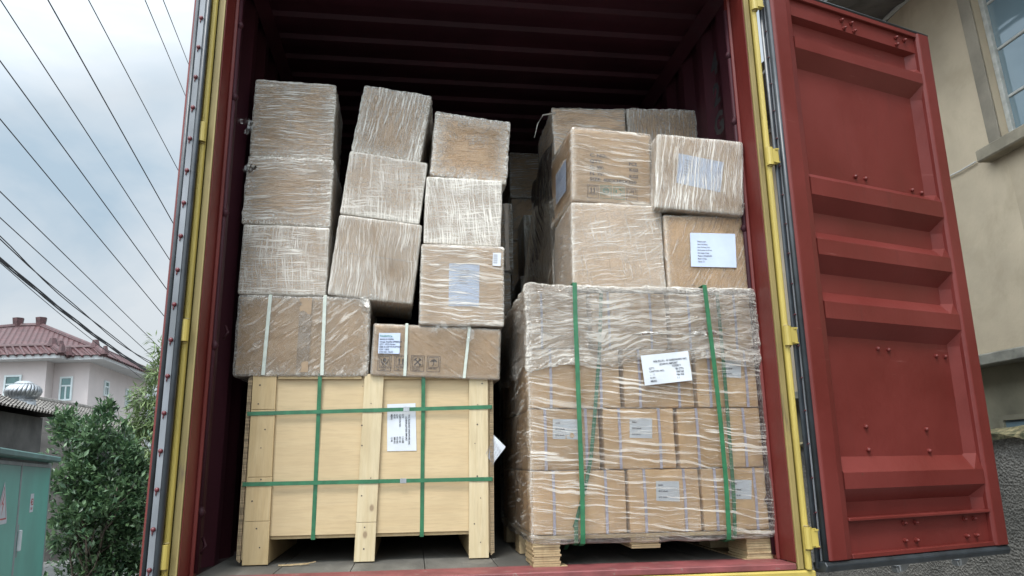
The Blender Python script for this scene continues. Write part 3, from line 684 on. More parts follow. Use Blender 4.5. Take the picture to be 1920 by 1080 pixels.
def pict(kind, q, size, T, cap, ink=INKB):
    """handling pictogram printed on the box: frame, drawing, caption"""
    P0 = on_front(q, *T); b = MB(); y = -T[3]/2-.0035; s = size
    def seg(x0, z0, x1, z1, wd=.0013):
        a = Vector((P0.x+x0*s, y, P0.z+z0*s)); c = Vector((P0.x+x1*s, y, P0.z+z1*s)); d = (c-a).normalized(); b.bar(a, c, Vector((-d.z, 0, d.x))*wd, (0, .0002, 0))
    def poly(pts): b.quad(*[(P0.x+x*s, y, P0.z+z*s) for x, z in pts])
    for (k, z0) in ((.5, -.72), (.38, -.36)):
        x1, z1 = k, (.5 if k == .5 else .40)
        seg(-x1, z0, x1, z0, .001); seg(x1, z0, x1, z1, .001); seg(x1, z1, -x1, z1, .001); seg(-x1, z1, -x1, z0, .001)
    if kind == 'up':
        for x in (-.14, .14): seg(x, -.2, x, .12, .0028); poly([(x-.11, .08), (x+.11, .08), (x, .30)])
        seg(-.27, -.26, .27, -.26, .0016)
    if kind == 'umbrella':
        poly([(-.28, .02), (-.24, .13), (-.12, .23), (0, .27), (.12, .23), (.24, .13), (.28, .02), (.14, .07), (0, .03), (-.14, .07)]); seg(0, .03, 0, -.24, .0013); seg(0, -.24, -.08, -.27, .0013); seg(-.08, -.27, -.10, -.19, .0012)
    if kind == 'tools':
        seg(-.25, -.25, .24, .25, .0026); seg(.25, -.25, -.24, .25, .0026); seg(-.30, .10, -.08, .30, .0024); seg(.08, .30, .28, .12, .0022); seg(.13, -.28, .28, -.16, .003)
    if kind == 'hands':
        poly([(0, .29), (.14, .20), (.14, .03), (0, -.05), (-.14, .03), (-.14, .20)])
        for k in (-1, 1): seg(k*.28, .2, k*.24, -.05, .0022); seg(k*.24, -.05, k*.07, -.14, .003); seg(k*.10, -.12, k*.10, -.28, .003)
    if kind == 'globe':
        for i in range(10):
            a0, a1 = 2*math.pi*i/10, 2*math.pi*(i+1)/10; seg(.27*math.cos(a0), .27*math.sin(a0), .27*math.cos(a1), .27*math.sin(a1), .0016)
        seg(-.25, .05, .25, .1, .0022); seg(-.2, -.12, .2, -.1, .0018)
    if kind == 'recycle':
        for i in range(3):
            a0 = 2*math.pi*i/3+.3; a1 = a0+1.3; am = (a0+a1)/2
            seg(.26*math.cos(a0), .26*math.sin(a0), .28*math.cos(am), .28*math.sin(am), .0024); seg(.28*math.cos(am), .28*math.sin(am), .24*math.cos(a1), .24*math.sin(a1), .0028)
    if kind == 'box': seg(-.2, -.2, .2, -.2); seg(.2, -.2, .2, .1); seg(.2, .1, -.2, .1); seg(-.2, .1, -.2, -.2); seg(-.1, .22, .25, .22, .002)
    o = b.build('handling_mark', ink, T[0])
    for i, c in enumerate(cap): text(c, size*.155, o, wallM(P0.x-size*.40, y-.0004, P0.z-size*(.52+.16*i)), ink, 'caption', sx=.95, bold=.0002)
    return o
for kd, q, cap in (('hands', (721, 678), ('HANDLE WITH', '   CARE')), ('up', (752, 678), ('THIS SIDE', '   UP')), ('tools', (783, 679), ('DO NOT', 'TRAMPLE')), ('umbrella', (813, 680), ('KEEP DRY',))):
    pict(kd, q, .058, T, cap)
T = carton('labelled wrapped carton, lowest of the third stack above the printed box', [(792, 458), (945, 464), (944, 612), (785, 608)], YA-.03, .40, CARDO, FW, 32, bag=.0015, bulge=.001, rough=.001, foff=.006)
sheet(*T, [(842, 494), (899, 496), (898, 575), (841, 574)], PAPERB, off=.004, ink=INKGR, lines=[(.34, .18+.06*i, s, .0075) for i, s in enumerate(['SHIPPING MARK', 'CARTON NO 24', 'DESCRIPTION', 'MATERIAL', 'COUNTRY', 'WEIGHT KGS'])])
sheet(*T, [(924, 475), (939, 475), (938, 500), (923, 499)], PAPER, off=.010, ink=INKGR, lines=[(.1, .2+.15*i, 'ITEM 0421', .005) for i in range(5)])
tuft(T[0], (.04, -T[3]/2-.006, -.004), .038, FDK, 4, 17); tuft(T[0], (-.10, -T[3]/2-.004, .0), .03, FDK, 3, 18)
T = carton('pale densely wrapped carton, middle of the third stack', [(798, 331), (941, 339), (939, 464), (796, 456)], YA-.01, .40, CARD, FVW, 33, bag=.0015)
T = carton('wrapped carton with clear film centre and crinkled rim, topmost of the third stack', [(819, 213), (957, 227), (949, 346), (806, 329)], YA+.0, .42, CARDO, FC, 34, yaw_=R(3), bag=.003, slack=.008)

# --- dark cartons deeper inside, seen in the gap
GB = 'cartons in shadow deep in the container'
carton('dark carton seen high in the gap between the two loads, topmost of those behind', [(955, 286), (1052, 290), (1052, 372), (957, 370)], 2.3, .5, CARDD, FH, 41, group=GB, name='wrapped_carton')
carton('dark wrapped carton in the gap, just under the topmost one behind', [(958, 372), (1052, 374), (1052, 452), (960, 450)], 2.29, .5, CARDD, FD, 42, group=GB)
carton('dark carton in the gap, behind the leaning speckled one', [(958, 452), (1052, 454), (1052, 560), (960, 560)], 2.31, .5, CARDD, FD, 47, group=GB)
carton('narrow leaning carton with silvery speckled film in the gap between the two loads', [(980, 403), (1040, 404), (1050, 517), (987, 517)], 2.0, .4, CARDD, FVW, 43, group=GB)
carton('small brown carton in the gap, below the leaning speckled one', [(976, 518), (1046, 518), (1048, 600), (978, 600)], 2.0, .4, CARDD, FH, 44, group=GB)
T = carton('brown wrapped carton peeping out behind the third stack', [(870, 380), (960, 381), (963, 509), (872, 507)], 1.5, .4, CARDD, FH, 45, group=GB)
b = MB(); b.bar((T[1]/2-.035, -T[3]/2-.006, T[2]), (T[1]/2-.035, -T[3]/2-.006, 0), (.012, 0, 0), (0, .001, 0)); b.build('packing_tape', TAPE, T[0])
carton('plain brown carton hidden low behind the third stack', [(868, 510), (958, 511), (960, 640), (870, 640)], 1.51, .4, CARDD, FH, 46, group=GB)

# --- right load: two rows of big cartons on the pallet load
YP = .13
T = carton('big hatched wrapped carton resting on the left of the strapped pallet load', [(1074, 379), (1243, 387), (1245, 546), (1071, 542)], YP+.05, .44, CARD, FXL, 51, yaw_=R(0), bag=.0015)
T = carton('carton under clear film with a large white sheet, on the right of the pallet load', [(1248, 404), (1408, 407), (1415, 549), (1250, 545)], YP+.03, .42, CARDO, FDL, 52, bag=.0012, slack=.003)
sheet(*T, [(1292, 438), (1376, 440), (1379, 503), (1294, 501)], PAPERB, off=.0125, ink=INKGR, lines=[(.15, .27+.085*i, s, .0085) for i, s in enumerate(['Shipping mark', 'Glass wall fitting', 'Item Hardware part', 'Deck system kit 40 set', 'Net weight 18 kgs', 'Measure 400x350x350', 'Made in China', 'Carton 12'])])
T = carton('carton with printed size lines under wavy film bands, above the big hatched one', [(1071, 241), (1222, 252), (1222, 385), (1073, 377)], YP+.09, .42, CARDO, FWL, 53, yaw_=R(3), bag=.0015, bulge=.001, rough=.001, foff=.010)
e1 = T
P0 = on_front((1105, 296), *T); lines = []
for i, (s, dx) in enumerate([('C. NO:', 0), ('QTY:', 0), ('G. W:', 0), ('N. W:', 0), ('SIZE: 400X380X350', 0)]):
    q = on_front((1105+.0*i, (294, 305, 316, 328, 339)[i]), *T); lines.append(text(s, .022, T[0], wallM(q.x, -T[3]/2-.0066, q.z), None, 'w', sx=1.25, bold=.0007))
for s, q in (('PCS', (1178, 311)), ('KGS', (1179, 322)), ('KGS', (1179, 334))):
    q = on_front(q, *T); lines.append(text(s, .021, T[0], wallM(q.x, -T[3]/2-.0066, q.z), None, 'w', sx=1.15, bold=.0007))
joinmeshes('printed_text', lines, INKB, T[0])
for kd, q, i_ in (('up', (1111, 357), INKB), ('globe', (1136, 358), INKG), ('recycle', (1160, 360), INKG), ('box', (1184, 363), INKB)):
    P0 = on_front(q, *T)
    o = pict(kd, q, .052, T, (), i_)
# side label on the printed carton
b = MB(); b.box(-T[1]/2-.0075, -T[1]/2-.0068, -T[3]/2+.10, -T[3]/2+.30, .08, .24); b.build('paper_label', PAPERB, T[0])
T = carton('tilted wrapped carton with vertical film bands over a paper sheet, rightmost of the upper row', [(1238, 252), (1393, 268), (1389, 406), (1226, 385)], YP-.01, .40, CARD, FVB, 54, yaw_=R(-3), bag=.0015, bulge=.001, rough=.001, foff=.006)
sheet(*T, [(1272, 288), (1357, 305), (1350, 361), (1268, 343)], PAPERB, off=.004, ink=INKGR, lines=[(.14, .2+.1*i, s, .008) for i, s in enumerate(['Shipping mark', 'Glass fitting', 'Hardware part', 'Kit 40 set', 'Weight 18', '400x350'])])
tuft(T[0], (T[1]/2+.012, -T[3]/2+.02, .03), .03, FDK, 3, 27)
T = carton('wrapped carton with a paper corner on top, back row left, behind the printed one', [(1041, 203), (1175, 206), (1177, 345), (1036, 343)], YP+.56, .46, CARD, FW, 55, bag=.003, slack=.007)
tuft(T[0], (.06, -T[3]/2+.06, T[2]+.004), .045, FDK, 5, 31)
b = MB(); pts = [un(1042, 212, 1, YP+.56), un(1018, 216, 1, YP+.55), un(1008, 232, 1, YP+.54), un(1002, 258, 1, YP+.54)]
Mi = T[0].matrix_basis.inverted(); b.tube([Mi @ p for p in pts], [.006, .004, .003, .0015], 6); b.build('film_tail', FX, T[0], smooth=True)
T = carton('brown wrapped carton with vertical folds, back row right, beside the container wall', [(1179, 206), (1321, 207), (1322, 345), (1180, 342)], YP+.60, .42, CARDD, FV, 56, bag=.004, slack=.009)
T = carton('wrapped carton hidden in the back row, under the one with the paper corner', [(1037, 344), (1178, 346), (1180, 545), (1030, 543)], YP+.56, .46, CARDD, FD, 57, bag=.004, slack=.007)
# loose clear film hanging down the left side of the right load
b = MB(); rows = []
for i in range(25):
    z = 2.02-i*.048; row = []
    for j in range(15):
        y = .56+j*.045; xx = .335-.0*j+.018*noise.noise(Vector((z*6, y*3, 2)))-.055*max(0, math.sin((z-.9)*5.5+j*.35))*math.exp(-((z-1.45)/.45)**2)
        row.append((xx-.03*max(0, 1.35-z), y, z+.02*noise.noise(Vector((y*9, 1, 1)))))
    rows.append(row)
b.strip(rows)
me_uv = b
o = b.build('loose_stretch_film', FDK, smooth=True)
uvl = o.data.uv_layers.new(name='UVMap')
for lp in o.data.loops: c = o.data.vertices[lp.vertex_index].co; uvl.data[lp.index].uv = (c.y, c.z)
tag(o, 'loose clear film hanging in folds beside the right hand cartons, facing the gap', 'plastic film', load=True)

# --- pallet, its cartons, wrap and straps
PX0, PX1, PY0, PY1 = .132, 1.150, .135, 1.16
pal = thing('wooden_pallet', 'raw wooden pallet with stacked plywood feet under the film wrapped load', 'pallet', ((PX0+PX1)/2, (PY0+PY1)/2, 0), load=True)
pw, pd = (PX1-PX0)/2, (PY1-PY0)/2; ZD = .118
rr = random.Random(3)
for x0, x1, n, zlo, y0 in ((-pw+.002, -pw+.112, 11, .004, -pd), (-pw+.405, -pw+.525, 5, .060, -pd+.005), (pw-.115, pw-.002, 10, .004, -pd+.02)):
    b = MB(); h = (ZD-.016-zlo)/n
    for k in range(n):
        j = rr.uniform(-.004, .004); jj = rr.uniform(0, .006); z = zlo+k*h
        b.box(x0+j, x1+j, y0+jj, y0+.20-rr.uniform(0, .01), z+.0006, z+h-.0006)
    b.build('pallet_foot', RAWW, pal)
    b = MB(); b.box(x0+.004, x1-.004, -pd+.42, -pd+.56, max(zlo, .004), ZD-.017); b.build('pallet_block', RAWW, pal); b = MB(); b.box(x0+.004, x1-.004, pd-.14, pd, max(zlo, .004), ZD-.017); b.build('pallet_block', RAWW, pal)
b = MB(); b.box(-pw-.0, pw+.0, -pd+.004, pd, ZD-.0155, ZD-.001); b.build('deck_board', RAWW, pal, bevel=.002)
for sx in (-1, 1):
    b = MB(); b.box(min(sx*pw, sx*(pw-.14)), max(sx*pw, sx*(pw-.14)), -pd+.002, -pd+.09, .0, .0035) if sx < 0 else b.box(pw-.13, pw, -pd+.022, pd, .0, .0035)
    b.build('bottom_board', RAWW, pal)
TZ = [ZD, .372, .624, .876, 1.126]
seams = {3: [1107, 1255], 2: [1167, 1305], 1: [1130, 1272], 0: [1179, 1318]}
ym = {3: 600, 2: 712, 1: 830, 0: 945}
names = {3: 'top tier', 2: 'second tier from the top', 1: 'third tier from the top', 0: 'bottom tier'}
cols = ['left', 'middle', 'right']
PC = {}
for tr in range(4):
    xs = [PX0+.006]+[un(s, ym[tr], 1, PY0).x for s in seams[tr]]+[PX1-.004]
    for c in range(3):
        g = .009 if tr else .006; x0, x1 = xs[c]+(g if c else 0), xs[c+1]-(g if c < 2 else 0)
        dd = .48; w, h = x1-x0, TZ[tr+1]-TZ[tr]-.004
        t = thing('packed_carton', '%s brown carton in the %s of the strapped pallet load' % (cols[c], names[tr]), 'carton', ((x0+x1)/2, PY0+.012+dd/2+rr.uniform(0, .006), TZ[tr]+.0015), 'strapped cartons on the pallet', True)
        link('cardboard_box', rbox(w, dd, h, .006, 10, .004, .002, 60+tr*3+c), CARDO, t)
        for fx in ((.22, .78) if w > .3 else (.2, .8)):
            a = Vector((-w/2+w*fx, -dd/2-.0045, 0)); b = MB(); ribbon(b, [(a.x, -dd/2-.006, .0), (a.x+.001, -dd/2-.0085, h*.5), (a.x, -dd/2-.006, h+.0005), (a.x, dd/2+.002, h+.0005), (a.x, dd/2+.002, .0), (a.x, -dd/2-.006, .0)], (.0055, 0, 0), .0005); b.build('strap', VSTRAP, t)
        PC[tr, c] = (t, w, h, dd)
for c in range(2):       # rear row, only its left end shows through the film
    for tr in range(4):
        x0, x1 = (PX0+.006, PX0+.45) if c == 0 else (PX0+.46, PX1-.005)
        if c == 1 and tr < 3: continue
        t = thing('packed_carton', ('rear left carton in the %s of the strapped pallet load' if c == 0 else 'rear right carton in the %s of the strapped pallet load') % names[tr], 'carton', ((x0+x1)/2, PY0+.51+.245, TZ[tr]+.0015), 'strapped cartons on the pallet', True)
        link('cardboard_box', rbox(x1-x0, .48, TZ[tr+1]-TZ[tr]-.004, .006, 8, .004, .002, 80+tr), CARDO, t)
for k, q4 in (((2, 2), [(1352, 676), (1388, 676), (1389, 709), (1353, 707)]), ((1, 0), [(1036, 786), (1084, 786), (1084, 824), (1036, 823)]), ((1, 1), [(1180, 784), (1222, 785), (1222, 822), (1180, 821)]),
              ((0, 1), [(1229, 902), (1272, 902), (1274, 940), (1230, 939)]), ((0, 2), [(1367, 899), (1408, 900), (1408, 936), (1368, 935)])):
    sheet(*PC[k], q4, PAPER, off=.0055, ink=INK, lines=[(.1, .24, 'MARK:', .0085), (.1, .55, '8PCS 240x40', .0085), (.1, .85, 'N.W. 26 KG', .0085)])
# film wrap
wt = thing('stretch_wrap', 'clear stretch film wound round the pallet load, whitest over its top tier', 'plastic film', ((PX0+PX1)/2, (PY0+PY1)/2, ZD-.03), load=True)
WW, WD = PX1-PX0+.012, PY1-PY0+.012
link('wrap_film', rbox(WW, WD, 1.126-ZD+.042, .022, 64, .003, .003, 91, off=.003, bag=.007, slack=.004), FP, wt)
me = rbox(WW+.008, WD+.008, .335, .02, 60, .002, .004, 93, off=.003, bag=.010, slack=.010)
for v in me.vertices:            # the band's lower edge hangs in a wavy line, pulled tight under the top cartons
    if v.co.z < .12: v.co.z += .05*noise.noise(Vector((v.co.x*4, v.co.y*4, 5)))+.03*math.sin(v.co.x*5+1.0)
bm = bmesh.new(); bm.from_mesh(me); bmesh.ops.delete(bm, geom=[f for f in bm.faces if f.normal.z < -.7 and f.calc_center_median().z < .15], context='FACES'); bm.to_mesh(me); bm.free()
link('top_band', me, FPT, wt, (0, 0, 1.126-ZD+.042+.008-.335))
# left bulge of film over the rear of the side
# outer green straps
def bigstrap(q, m, label, off=.030, sag=.0, inner=False):
    pts = []
    for k, (px, py) in enumerate(q): p = un(px, py, 1, PY0-off); pts.append((p.x, PY0-off, p.z))
    top = 1.126+.030 if not inner else 1.130
    ptop = (pts[0][0], PY0-off, top); pbk = (pts[0][0], PY1+off, top)
    pts = pts[1:]
    b = MB(); full = [ptop]+pts+[(pts[-1][0], PY0-off+.006, ZD-.03), (pts[-1][0], PY0-off+.03, ZD-.04), (pts[-1][0], PY1+off, ZD-.04), pbk, ptop]
    ribbon(b, full, (.0095 if not inner else .008, 0, 0), .0007); o = b.build('green_strap', m); tag(o, label, 'strap', 'green straps round the pallet load', True); return o
bigstrap([(1078, 548), (1079, 600), (1083, 700), (1088, 830), (1092, 930), (1093, 1003)], GSTRAP, 'left green strap outside the film, straight down the front of the pallet load')
bigstrap([(1322, 550), (1330, 610), (1340, 690), (1351, 790), (1361, 900), (1367, 1000)], GSTRAP, 'right green strap outside the film, slanting down the front of the pallet load')
bigstrap([(1128, 560), (1124, 660), (1115, 780), (1108, 860), (1096, 920), (1080, 980)], GSTRAPD, 'left green strap lying under the film, curving away to the left at the bottom', off=.0025, inner=True)
bigstrap([(1345, 560), (1355, 660), (1363, 760), (1370, 850), (1376, 930), (1378, 1000)], GSTRAPD, 'right green strap lying under the film, beside the outer right one', off=.0025, inner=True)
b = MB(); ribbon(b, [un(1080, 980, 1, PY0+.0), un(1070, 1008, 1, PY0+.05), un(1060, 1030, 1, PY0+.20)], (.008, 0, 0), .0007)
tag(b.build('strap_tail', GSTRAPD), 'loose green strap end dangling under the pallet deck by its left foot', 'strap', load=True)
# big white sheet taped outside the wrap
t0 = thing('packing_list', 'large white printed sheet stuck on the film, upper middle of the pallet load', 'paper', ((PX0+PX1)/2, (PY0+PY1)/2, 0), load=True)
sheet(t0, 1, 1, PY1-PY0+.052, [(1201, 667), (1290, 658), (1298, 713), (1209, 723)], PAPER, off=.001, ink=INK, wave=.004, sx=.95,
      lines=[(.24, .27, 'WX PLUSLINE HARDWARE INC', .0112), (.36, .38, '(CHINA) IMPORT', .0112), (.62, .47, 'CODE 011', .0112)]+[(.13, .49+.105*i, s, .0112) for i, s in enumerate(['QTY:', 'CARTON NO:', 'G.W:', 'N.W:', 'MEAS:'])]+[(.68, .58+.10*i, s, .0112) for i, s in enumerate(['80 CTN', '100/160', '986 KG', '1.1'])])
# paper sheet poking out between crate and pallet load
b = MB(); q = [un(*p, 1, YA+.02) for p in [(915, 800), (938, 822), (953, 840), (936, 862), (924, 876), (915, 868)]]
rows = []
P = [un(912, 803, 1, YA+.04), un(948, 838, 1, YA+.0), un(924, 870, 1, YA+.01), un(906, 848, 1, YA+.05)]
for i in range(7):
    rows.append([P[0]*(1-i/6)*(1-j/6)+P[1]*(i/6)*(1-j/6)+P[2]*(i/6)*(j/6)+P[3]*(1-i/6)*(j/6)+Vector((0, -.012*math.sin(math.pi*i/6), 0)) for j in range(7)])
b.strip(rows); o = b.build('loose_sheet', PAPER, smooth=True); tag(o, 'curled white printed sheet sticking out to the right of the crate', 'paper', load=True)
mt = []
for i in range(5):
    q0 = un(925+3*i, 822+5*i, 1, YA-.002)
    mt.append(text('QTY 24 CTN NO', .010, None, Matrix.Translation(q0) @ Matrix.Rotation(R(90), 4, 'X') @ Matrix.Rotation(R(-118), 4, 'Z'), None, 'w'))
joinmeshes('printed_text', mt, INKGR, o)

# ================================================================== STREET: right hand side
V = Vector
hd = R(.7); WX = V((math.sin(hd), math.cos(hd), 0)); WN = V((math.cos(hd), -math.sin(hd), 0))
WO = V((CW.x, CW.y, 0)) + WN*4.5
def sw(px, py, off=0):          # photo point on the beige wall -> (distance along, height)
    p = onp(px, py, WO-WN*off, WN)-(WO); return p.dot(WX), p.z
def wp(s, z, o=0): return WO+WX*s+V((0, 0, z))-WN*o     # o = towards the yard
BEIGE = mat('beige_render', (.50, .41, .29), .9, var=.12, vs=1.3, bump=.5, bscale=30, dirt=(.36, .29, .195), dscale=1.8, dlo=.52, dhi=.8)
BEIGED = mat('beige_window_surround', (.27, .235, .18), .9, var=.2, vs=3, bump=.4, bscale=40)
BEIGESH = mat('beige_render_shaded', (.22, .20, .14), .9, var=.25, vs=2, bump=.4, bscale=30)  # shade below the ledge put into the beige wall's colour
def slab(name, m, parent, s0, s1, z0, z1, o0, o1, bevel=0):
    b = MB(); b.hexa([wp(s0, z0, o1), wp(s1, z0, o1), wp(s1, z0, o0), wp(s0, z0, o0), wp(s0, z1, o1), wp(s1, z1, o1), wp(s1, z1, o0), wp(s0, z1, o0)]); return b.build(name, m, parent, bevel)
bb = thing('beige_building', 'beige rendered two storey building behind the open door on the right', 'building', (0, 0, 0))
zT = sw(1690, 14)[1]; zl = sw(1835, 661)[1]-.06
a0, a1 = sw(1862, 290), sw(1801, 0); zw0 = sw(1850, 285)[1]; s_l = sw(1866, 200)[0]
ws1 = s_l; ws0 = ws1-2.3; wz0 = zw0; wz1 = zw0+2.05
slab('wall', BEIGE, bb, -6, ws0, zl, zT, -.3, 0); slab('wall', BEIGE, bb, ws1, 20, zl, zT, -.3, 0)
slab('wall', BEIGE, bb, ws0, ws1, zl, wz0, -.3, 0); slab('wall', BEIGE, bb, ws0, ws1, wz1, zT, -.3, 0)
slab('lower_wall', BEIGESH, bb, -6, 20, GZ, zl-.002, -.4, -.12)
lg = slab('ledge', mat('weathered_ledge', (.24, .23, .19), .9, var=.3, vs=5, dirt=(.07, .07, .055), dscale=7, bump=.6, bscale=25), bb, -6, 20, zl-.06, zl+.03, -.12, .10, .01)
# window
win = bpy.data.objects.new('window', None); S.collection.objects.link(win); win.parent = bb
WF = mat('flaking_white_frame', (.46, .46, .42), .7, var=.12, vs=20, dirt=(.33, .3, .24), dscale=26, dlo=.62, dhi=.72, bump=.4, bscale=60)
slab('surround', BEIGED, win, ws1-.0, ws1+.12, wz0-.02, wz1+.1, .003, .018, .004)
slab('surround', BEIGED, win, ws0-.12, ws0, wz0-.02, wz1+.1, .003, .018, .004)
slab('sill', mat('sill_concrete', (.30, .26, .19), .9, var=.2, vs=5, bump=.4, bscale=30), win, ws0-.2, ws1+.16, wz0-.10, wz0-.001, -.1, .12, .01)
def frm(name, s0, s1, z0, z1, o0=-.11, o1=-.06): return slab(name, WF, win, s0, s1, z0, z1, o0, o1, .004)
frm('frame', ws1-.045, ws1-.001, wz0+.001, wz1); frm('frame', ws0+.001, ws0+.06, wz0+.001, wz1); frm('frame', ws0+.06, ws1-.06, wz0+.001, wz0+.05); frm('frame', ws0+.06, ws1-.06, wz1-.06, wz1)
pw_ = .43
ph = sw(1841, 102)[1]-sw(1858, 191)[1]
for k in range(1, 5): frm('mullion', ws1-.03-pw_*k-.018, ws1-.03-pw_*k+.018, wz0+.05, wz1-.06, -.105, -.065)
z = sw(1858, 191)[1]
zz = [z-ph*0, z+ph, z+2*ph, z+3*ph]
for zq in zz:
    if zq < wz1-.1: frm('glazing_bar', ws0+.06, ws1-.06, zq-.011, zq+.011, -.100, -.072)
m, t = newmat('window_glass'); v = coords(t, 'Object')
p = princ(t, mixc(t, mrg(t, nz(t, v, 1.2, 3), .3, .7), (.10, .16, .19), (.18, .25, .28)), .06, bump=nz(t, v, 2.2, 2), bstr=.12, bdist=.02, spec=1.0); p.inputs['Coat Weight'].default_value = 1; out(t, p.outputs[0]); GLASS = m
slab('glass', GLASS, win, ws0+.05, ws1-.05, wz0+.04, wz1-.05, -.092, -.086)
# low window in the shaded wall, cable, roof
z9 = sw(1895, 785, -.12); w2 = bpy.data.objects.new('window', None); S.collection.objects.link(w2); w2.parent = bb
s9 = sw(1880, 790, -.12)[0]; zt9 = z9[1]+.03
slab('frame', BEIGESH, w2, s9-1.2, s9, zt9-.04, zt9, -.12, -.09); slab('frame', BEIGESH, w2, s9-.04, s9, zt9-.7, zt9-.041, -.12, -.09); slab('glass', GLASS, w2, s9-1.2, s9-.041, zt9-.7, zt9-.041, -.12, -.108)  # frames toned down with the wall's painted shade colour
b = MB(); q0, q1 = sw(1776, 334), sw(1834, 303); b.tube([wp(q0[0]+1.5, q0[1]+.01, .02), wp(*q0, .02), wp((q0[0]+q1[0])/2, (q0[1]+q1[1])/2-.008, .022), wp(*q1, .02)], .007, 8); b.build('cable', mat('white_cable', (.62, .6, .55), .6), bb)
b = MB(); b.tube([wp(sw(1659, 39)[0]+3, sw(1659, 39)[1], .02), wp(*sw(1659, 39), .02), wp(*sw(1710, -6), .02), wp(-3, zT-.05, .02)], .022, 8); b.build('cable', WF, bb)
RT = mat('dark_corrugated_roofing', (.11, .10, .095), .8, var=.3, vs=3, bump=.4, bscale=20)
b = MB(); rows = []
n = 190
for i in range(n+1):
    s = -6+26*i/n; d = .022*math.sin(i*2.1)
    rows.append([wp(s, zT+.02-.10+d, .95), wp(s, zT+.02+d, .0), wp(s, zT+.75+d, -3.0)])
b.strip(rows); b.strip([[p+V((0, 0, .012)) for p in r] for r in rows]); b.build('roof', RT, bb)
slab('fascia', RT, bb, -6, 20, zT-.16, zT-.13, .90, .93)
for k in range(18): slab('rafter', RT, bb, -5+k*1.4, -4.93+k*1.4, zT-.13, zT-.06, 0, .90)
# roughcast yard wall with mossy coping
m, t = newmat('roughcast'); v = coords(t, 'Object'); vo = N_(t, 'ShaderNodeTexVoronoi', inp={'Scale': 60.0}); L(t, v, vo.inputs['Vector'])
n1 = nz(t, v, 30, 5); c = mixc(t, mrg(t, n1, .3, .7), (.13, .122, .108), (.23, .215, .19)); c = mixc(t, mrg(t, nz(t, v, 1.7, 6), .45, .75), c, (.07, .068, .06))
p = princ(t, c, .95, bump=mth(t, 'ADD', vo.outputs['Distance'], n1), bstr=.8, bdist=.018); out(t, p.outputs[0]); ROUGH = m
yw = thing('yard_wall', 'dark grey roughcast yard wall with a mossy top, behind the right door', 'wall', (0, 0, 0))
zy = sw(1895, 808, .5)[1]
slab('wall_body', ROUGH, yw, -6, 20, GZ, zy-.05, .30, .5)
b = MB(); rr = random.Random(9); rows = []
for i in range(200):
    s = -6+26*i/199; j = lambda: rr.uniform(-.018, .018)
    rows.append([wp(s, zy-.055+j(), .535+j()), wp(s, zy-.01+j(), .55+j()), wp(s, zy+.02+j(), .45+j()), wp(s, zy+.01+j(), .34+j()), wp(s, zy-.05, .27)])
b.strip(rows); b.strip([[r[0], r[4]] for r in rows]); b.build('coping', mat('mossy_coping', (.20, .17, .09), .95, var=.5, vs=12, dirt=(.04, .045, .02), dscale=14, dlo=.45, dhi=.6, bump=1, bscale=40), yw)

# ================================================================== STREET: left hand side
TEAL = mat('teal_cabinet_paint', (.07, .33, .26), .42, var=.10, vs=2, bump=.05, bscale=20)
TEALD = mat('dark_green_paint', (.05, .14, .12), .5, var=.2, vs=4)
CGREY = mat('cabinet_grey_trim', (.25, .28, .28), .5, var=.12, vs=6)
ch = R(-15); CX = V((math.sin(ch), math.cos(ch), 0)); CN = V((math.cos(ch), -math.sin(ch), 0))
zc = .74                                         # cabinet roof height above the container floor
d = rayW(115, 857); CO = CW+d*((zc-CW.z)/d.z)
cab = thing('electrical_cabinet', 'teal green roadside electrical cabinet with grey door trim at the left edge', 'cabinet', (CO.x, CO.y, GZ))
ob = V((CO.x, CO.y, 0))-V((CO.x, CO.y, GZ))
def cpt(px, py, o=.0):
    p = onp(px, py, CO-CN*o, CN)-V((CO.x, CO.y, 0)); return p.dot(CX), p.z
def cslab(name, m, parent, u0, u1, z0, z1, o0, o1, bevel=0):
    """u along the front (0 at the far end, negative nearer), o depth behind the roof edge"""
    b = MB(); P = lambda u, z, o: CX*u-CN*o+V((0, 0, z-GZ))
    b.hexa([P(u0, z0, o0), P(u1, z0, o0), P(u1, z0, o1), P(u0, z0, o1), P(u0, z1, o0), P(u1, z1, o0), P(u1, z1, o1), P(u0, z1, o1)]); return b.build(name, m, parent, bevel)
o_ = .10
ue = cpt(97, 900, o_)[0]
ud = cpt(93, 900, o_)[0]; um = cpt(38, 900, o_)[0]; dw = ud-um
zd = cpt(92, 872, o_)[1]
nd = 3; uN = ud-dw*nd
cslab('roof', TEALD, cab, uN-.15, 0, zc-.055, zc, 0, 1.3, .01)
cslab('body', mat('cabinet_side_grey', (.13, .14, .13), .6, var=.2, vs=3), cab, uN-.05, ue, GZ, zc-.056, o_+.012, 1.2)
cslab('plinth', mat('plinth_concrete', (.4, .37, .33), .9, var=.2, vs=4, bump=.3, bscale=30), cab, uN-.1, ue+.06, GZ, GZ+.14, o_-.03, 1.25, .01)
for k in range(nd):
    a, c = ud-dw*k, ud-dw*(k+1)
    dr_ = cslab('cabinet_door', TEAL, cab, c+.03, a-.03, GZ+.2, zd-.03, o_-.004, o_+.01, .003)
    for (u0, u1, z0, z1) in ((c+.004, c+.03, GZ+.17, zd), (a-.03, a-.004, GZ+.17, zd), (c+.03, a-.03, zd-.03, zd)): cslab('door_trim', CGREY, dr_, u0, u1, z0, z1, o_-.007, o_+.011)
    if k < 2:
        uh, zh = cpt(31, 1015, o_-.01); uh = c+.07
        h_ = cslab('handle', mat('white_handle', (.62, .65, .66), .4), dr_, uh-.0, uh+.06, zh-.09, zh+.09, o_-.03, o_-.006, .006)
        cslab('handle_plate', CGREY, h_, uh-.01, uh+.035, zh-.14, zh+.14, o_-.0058, o_-.0042)
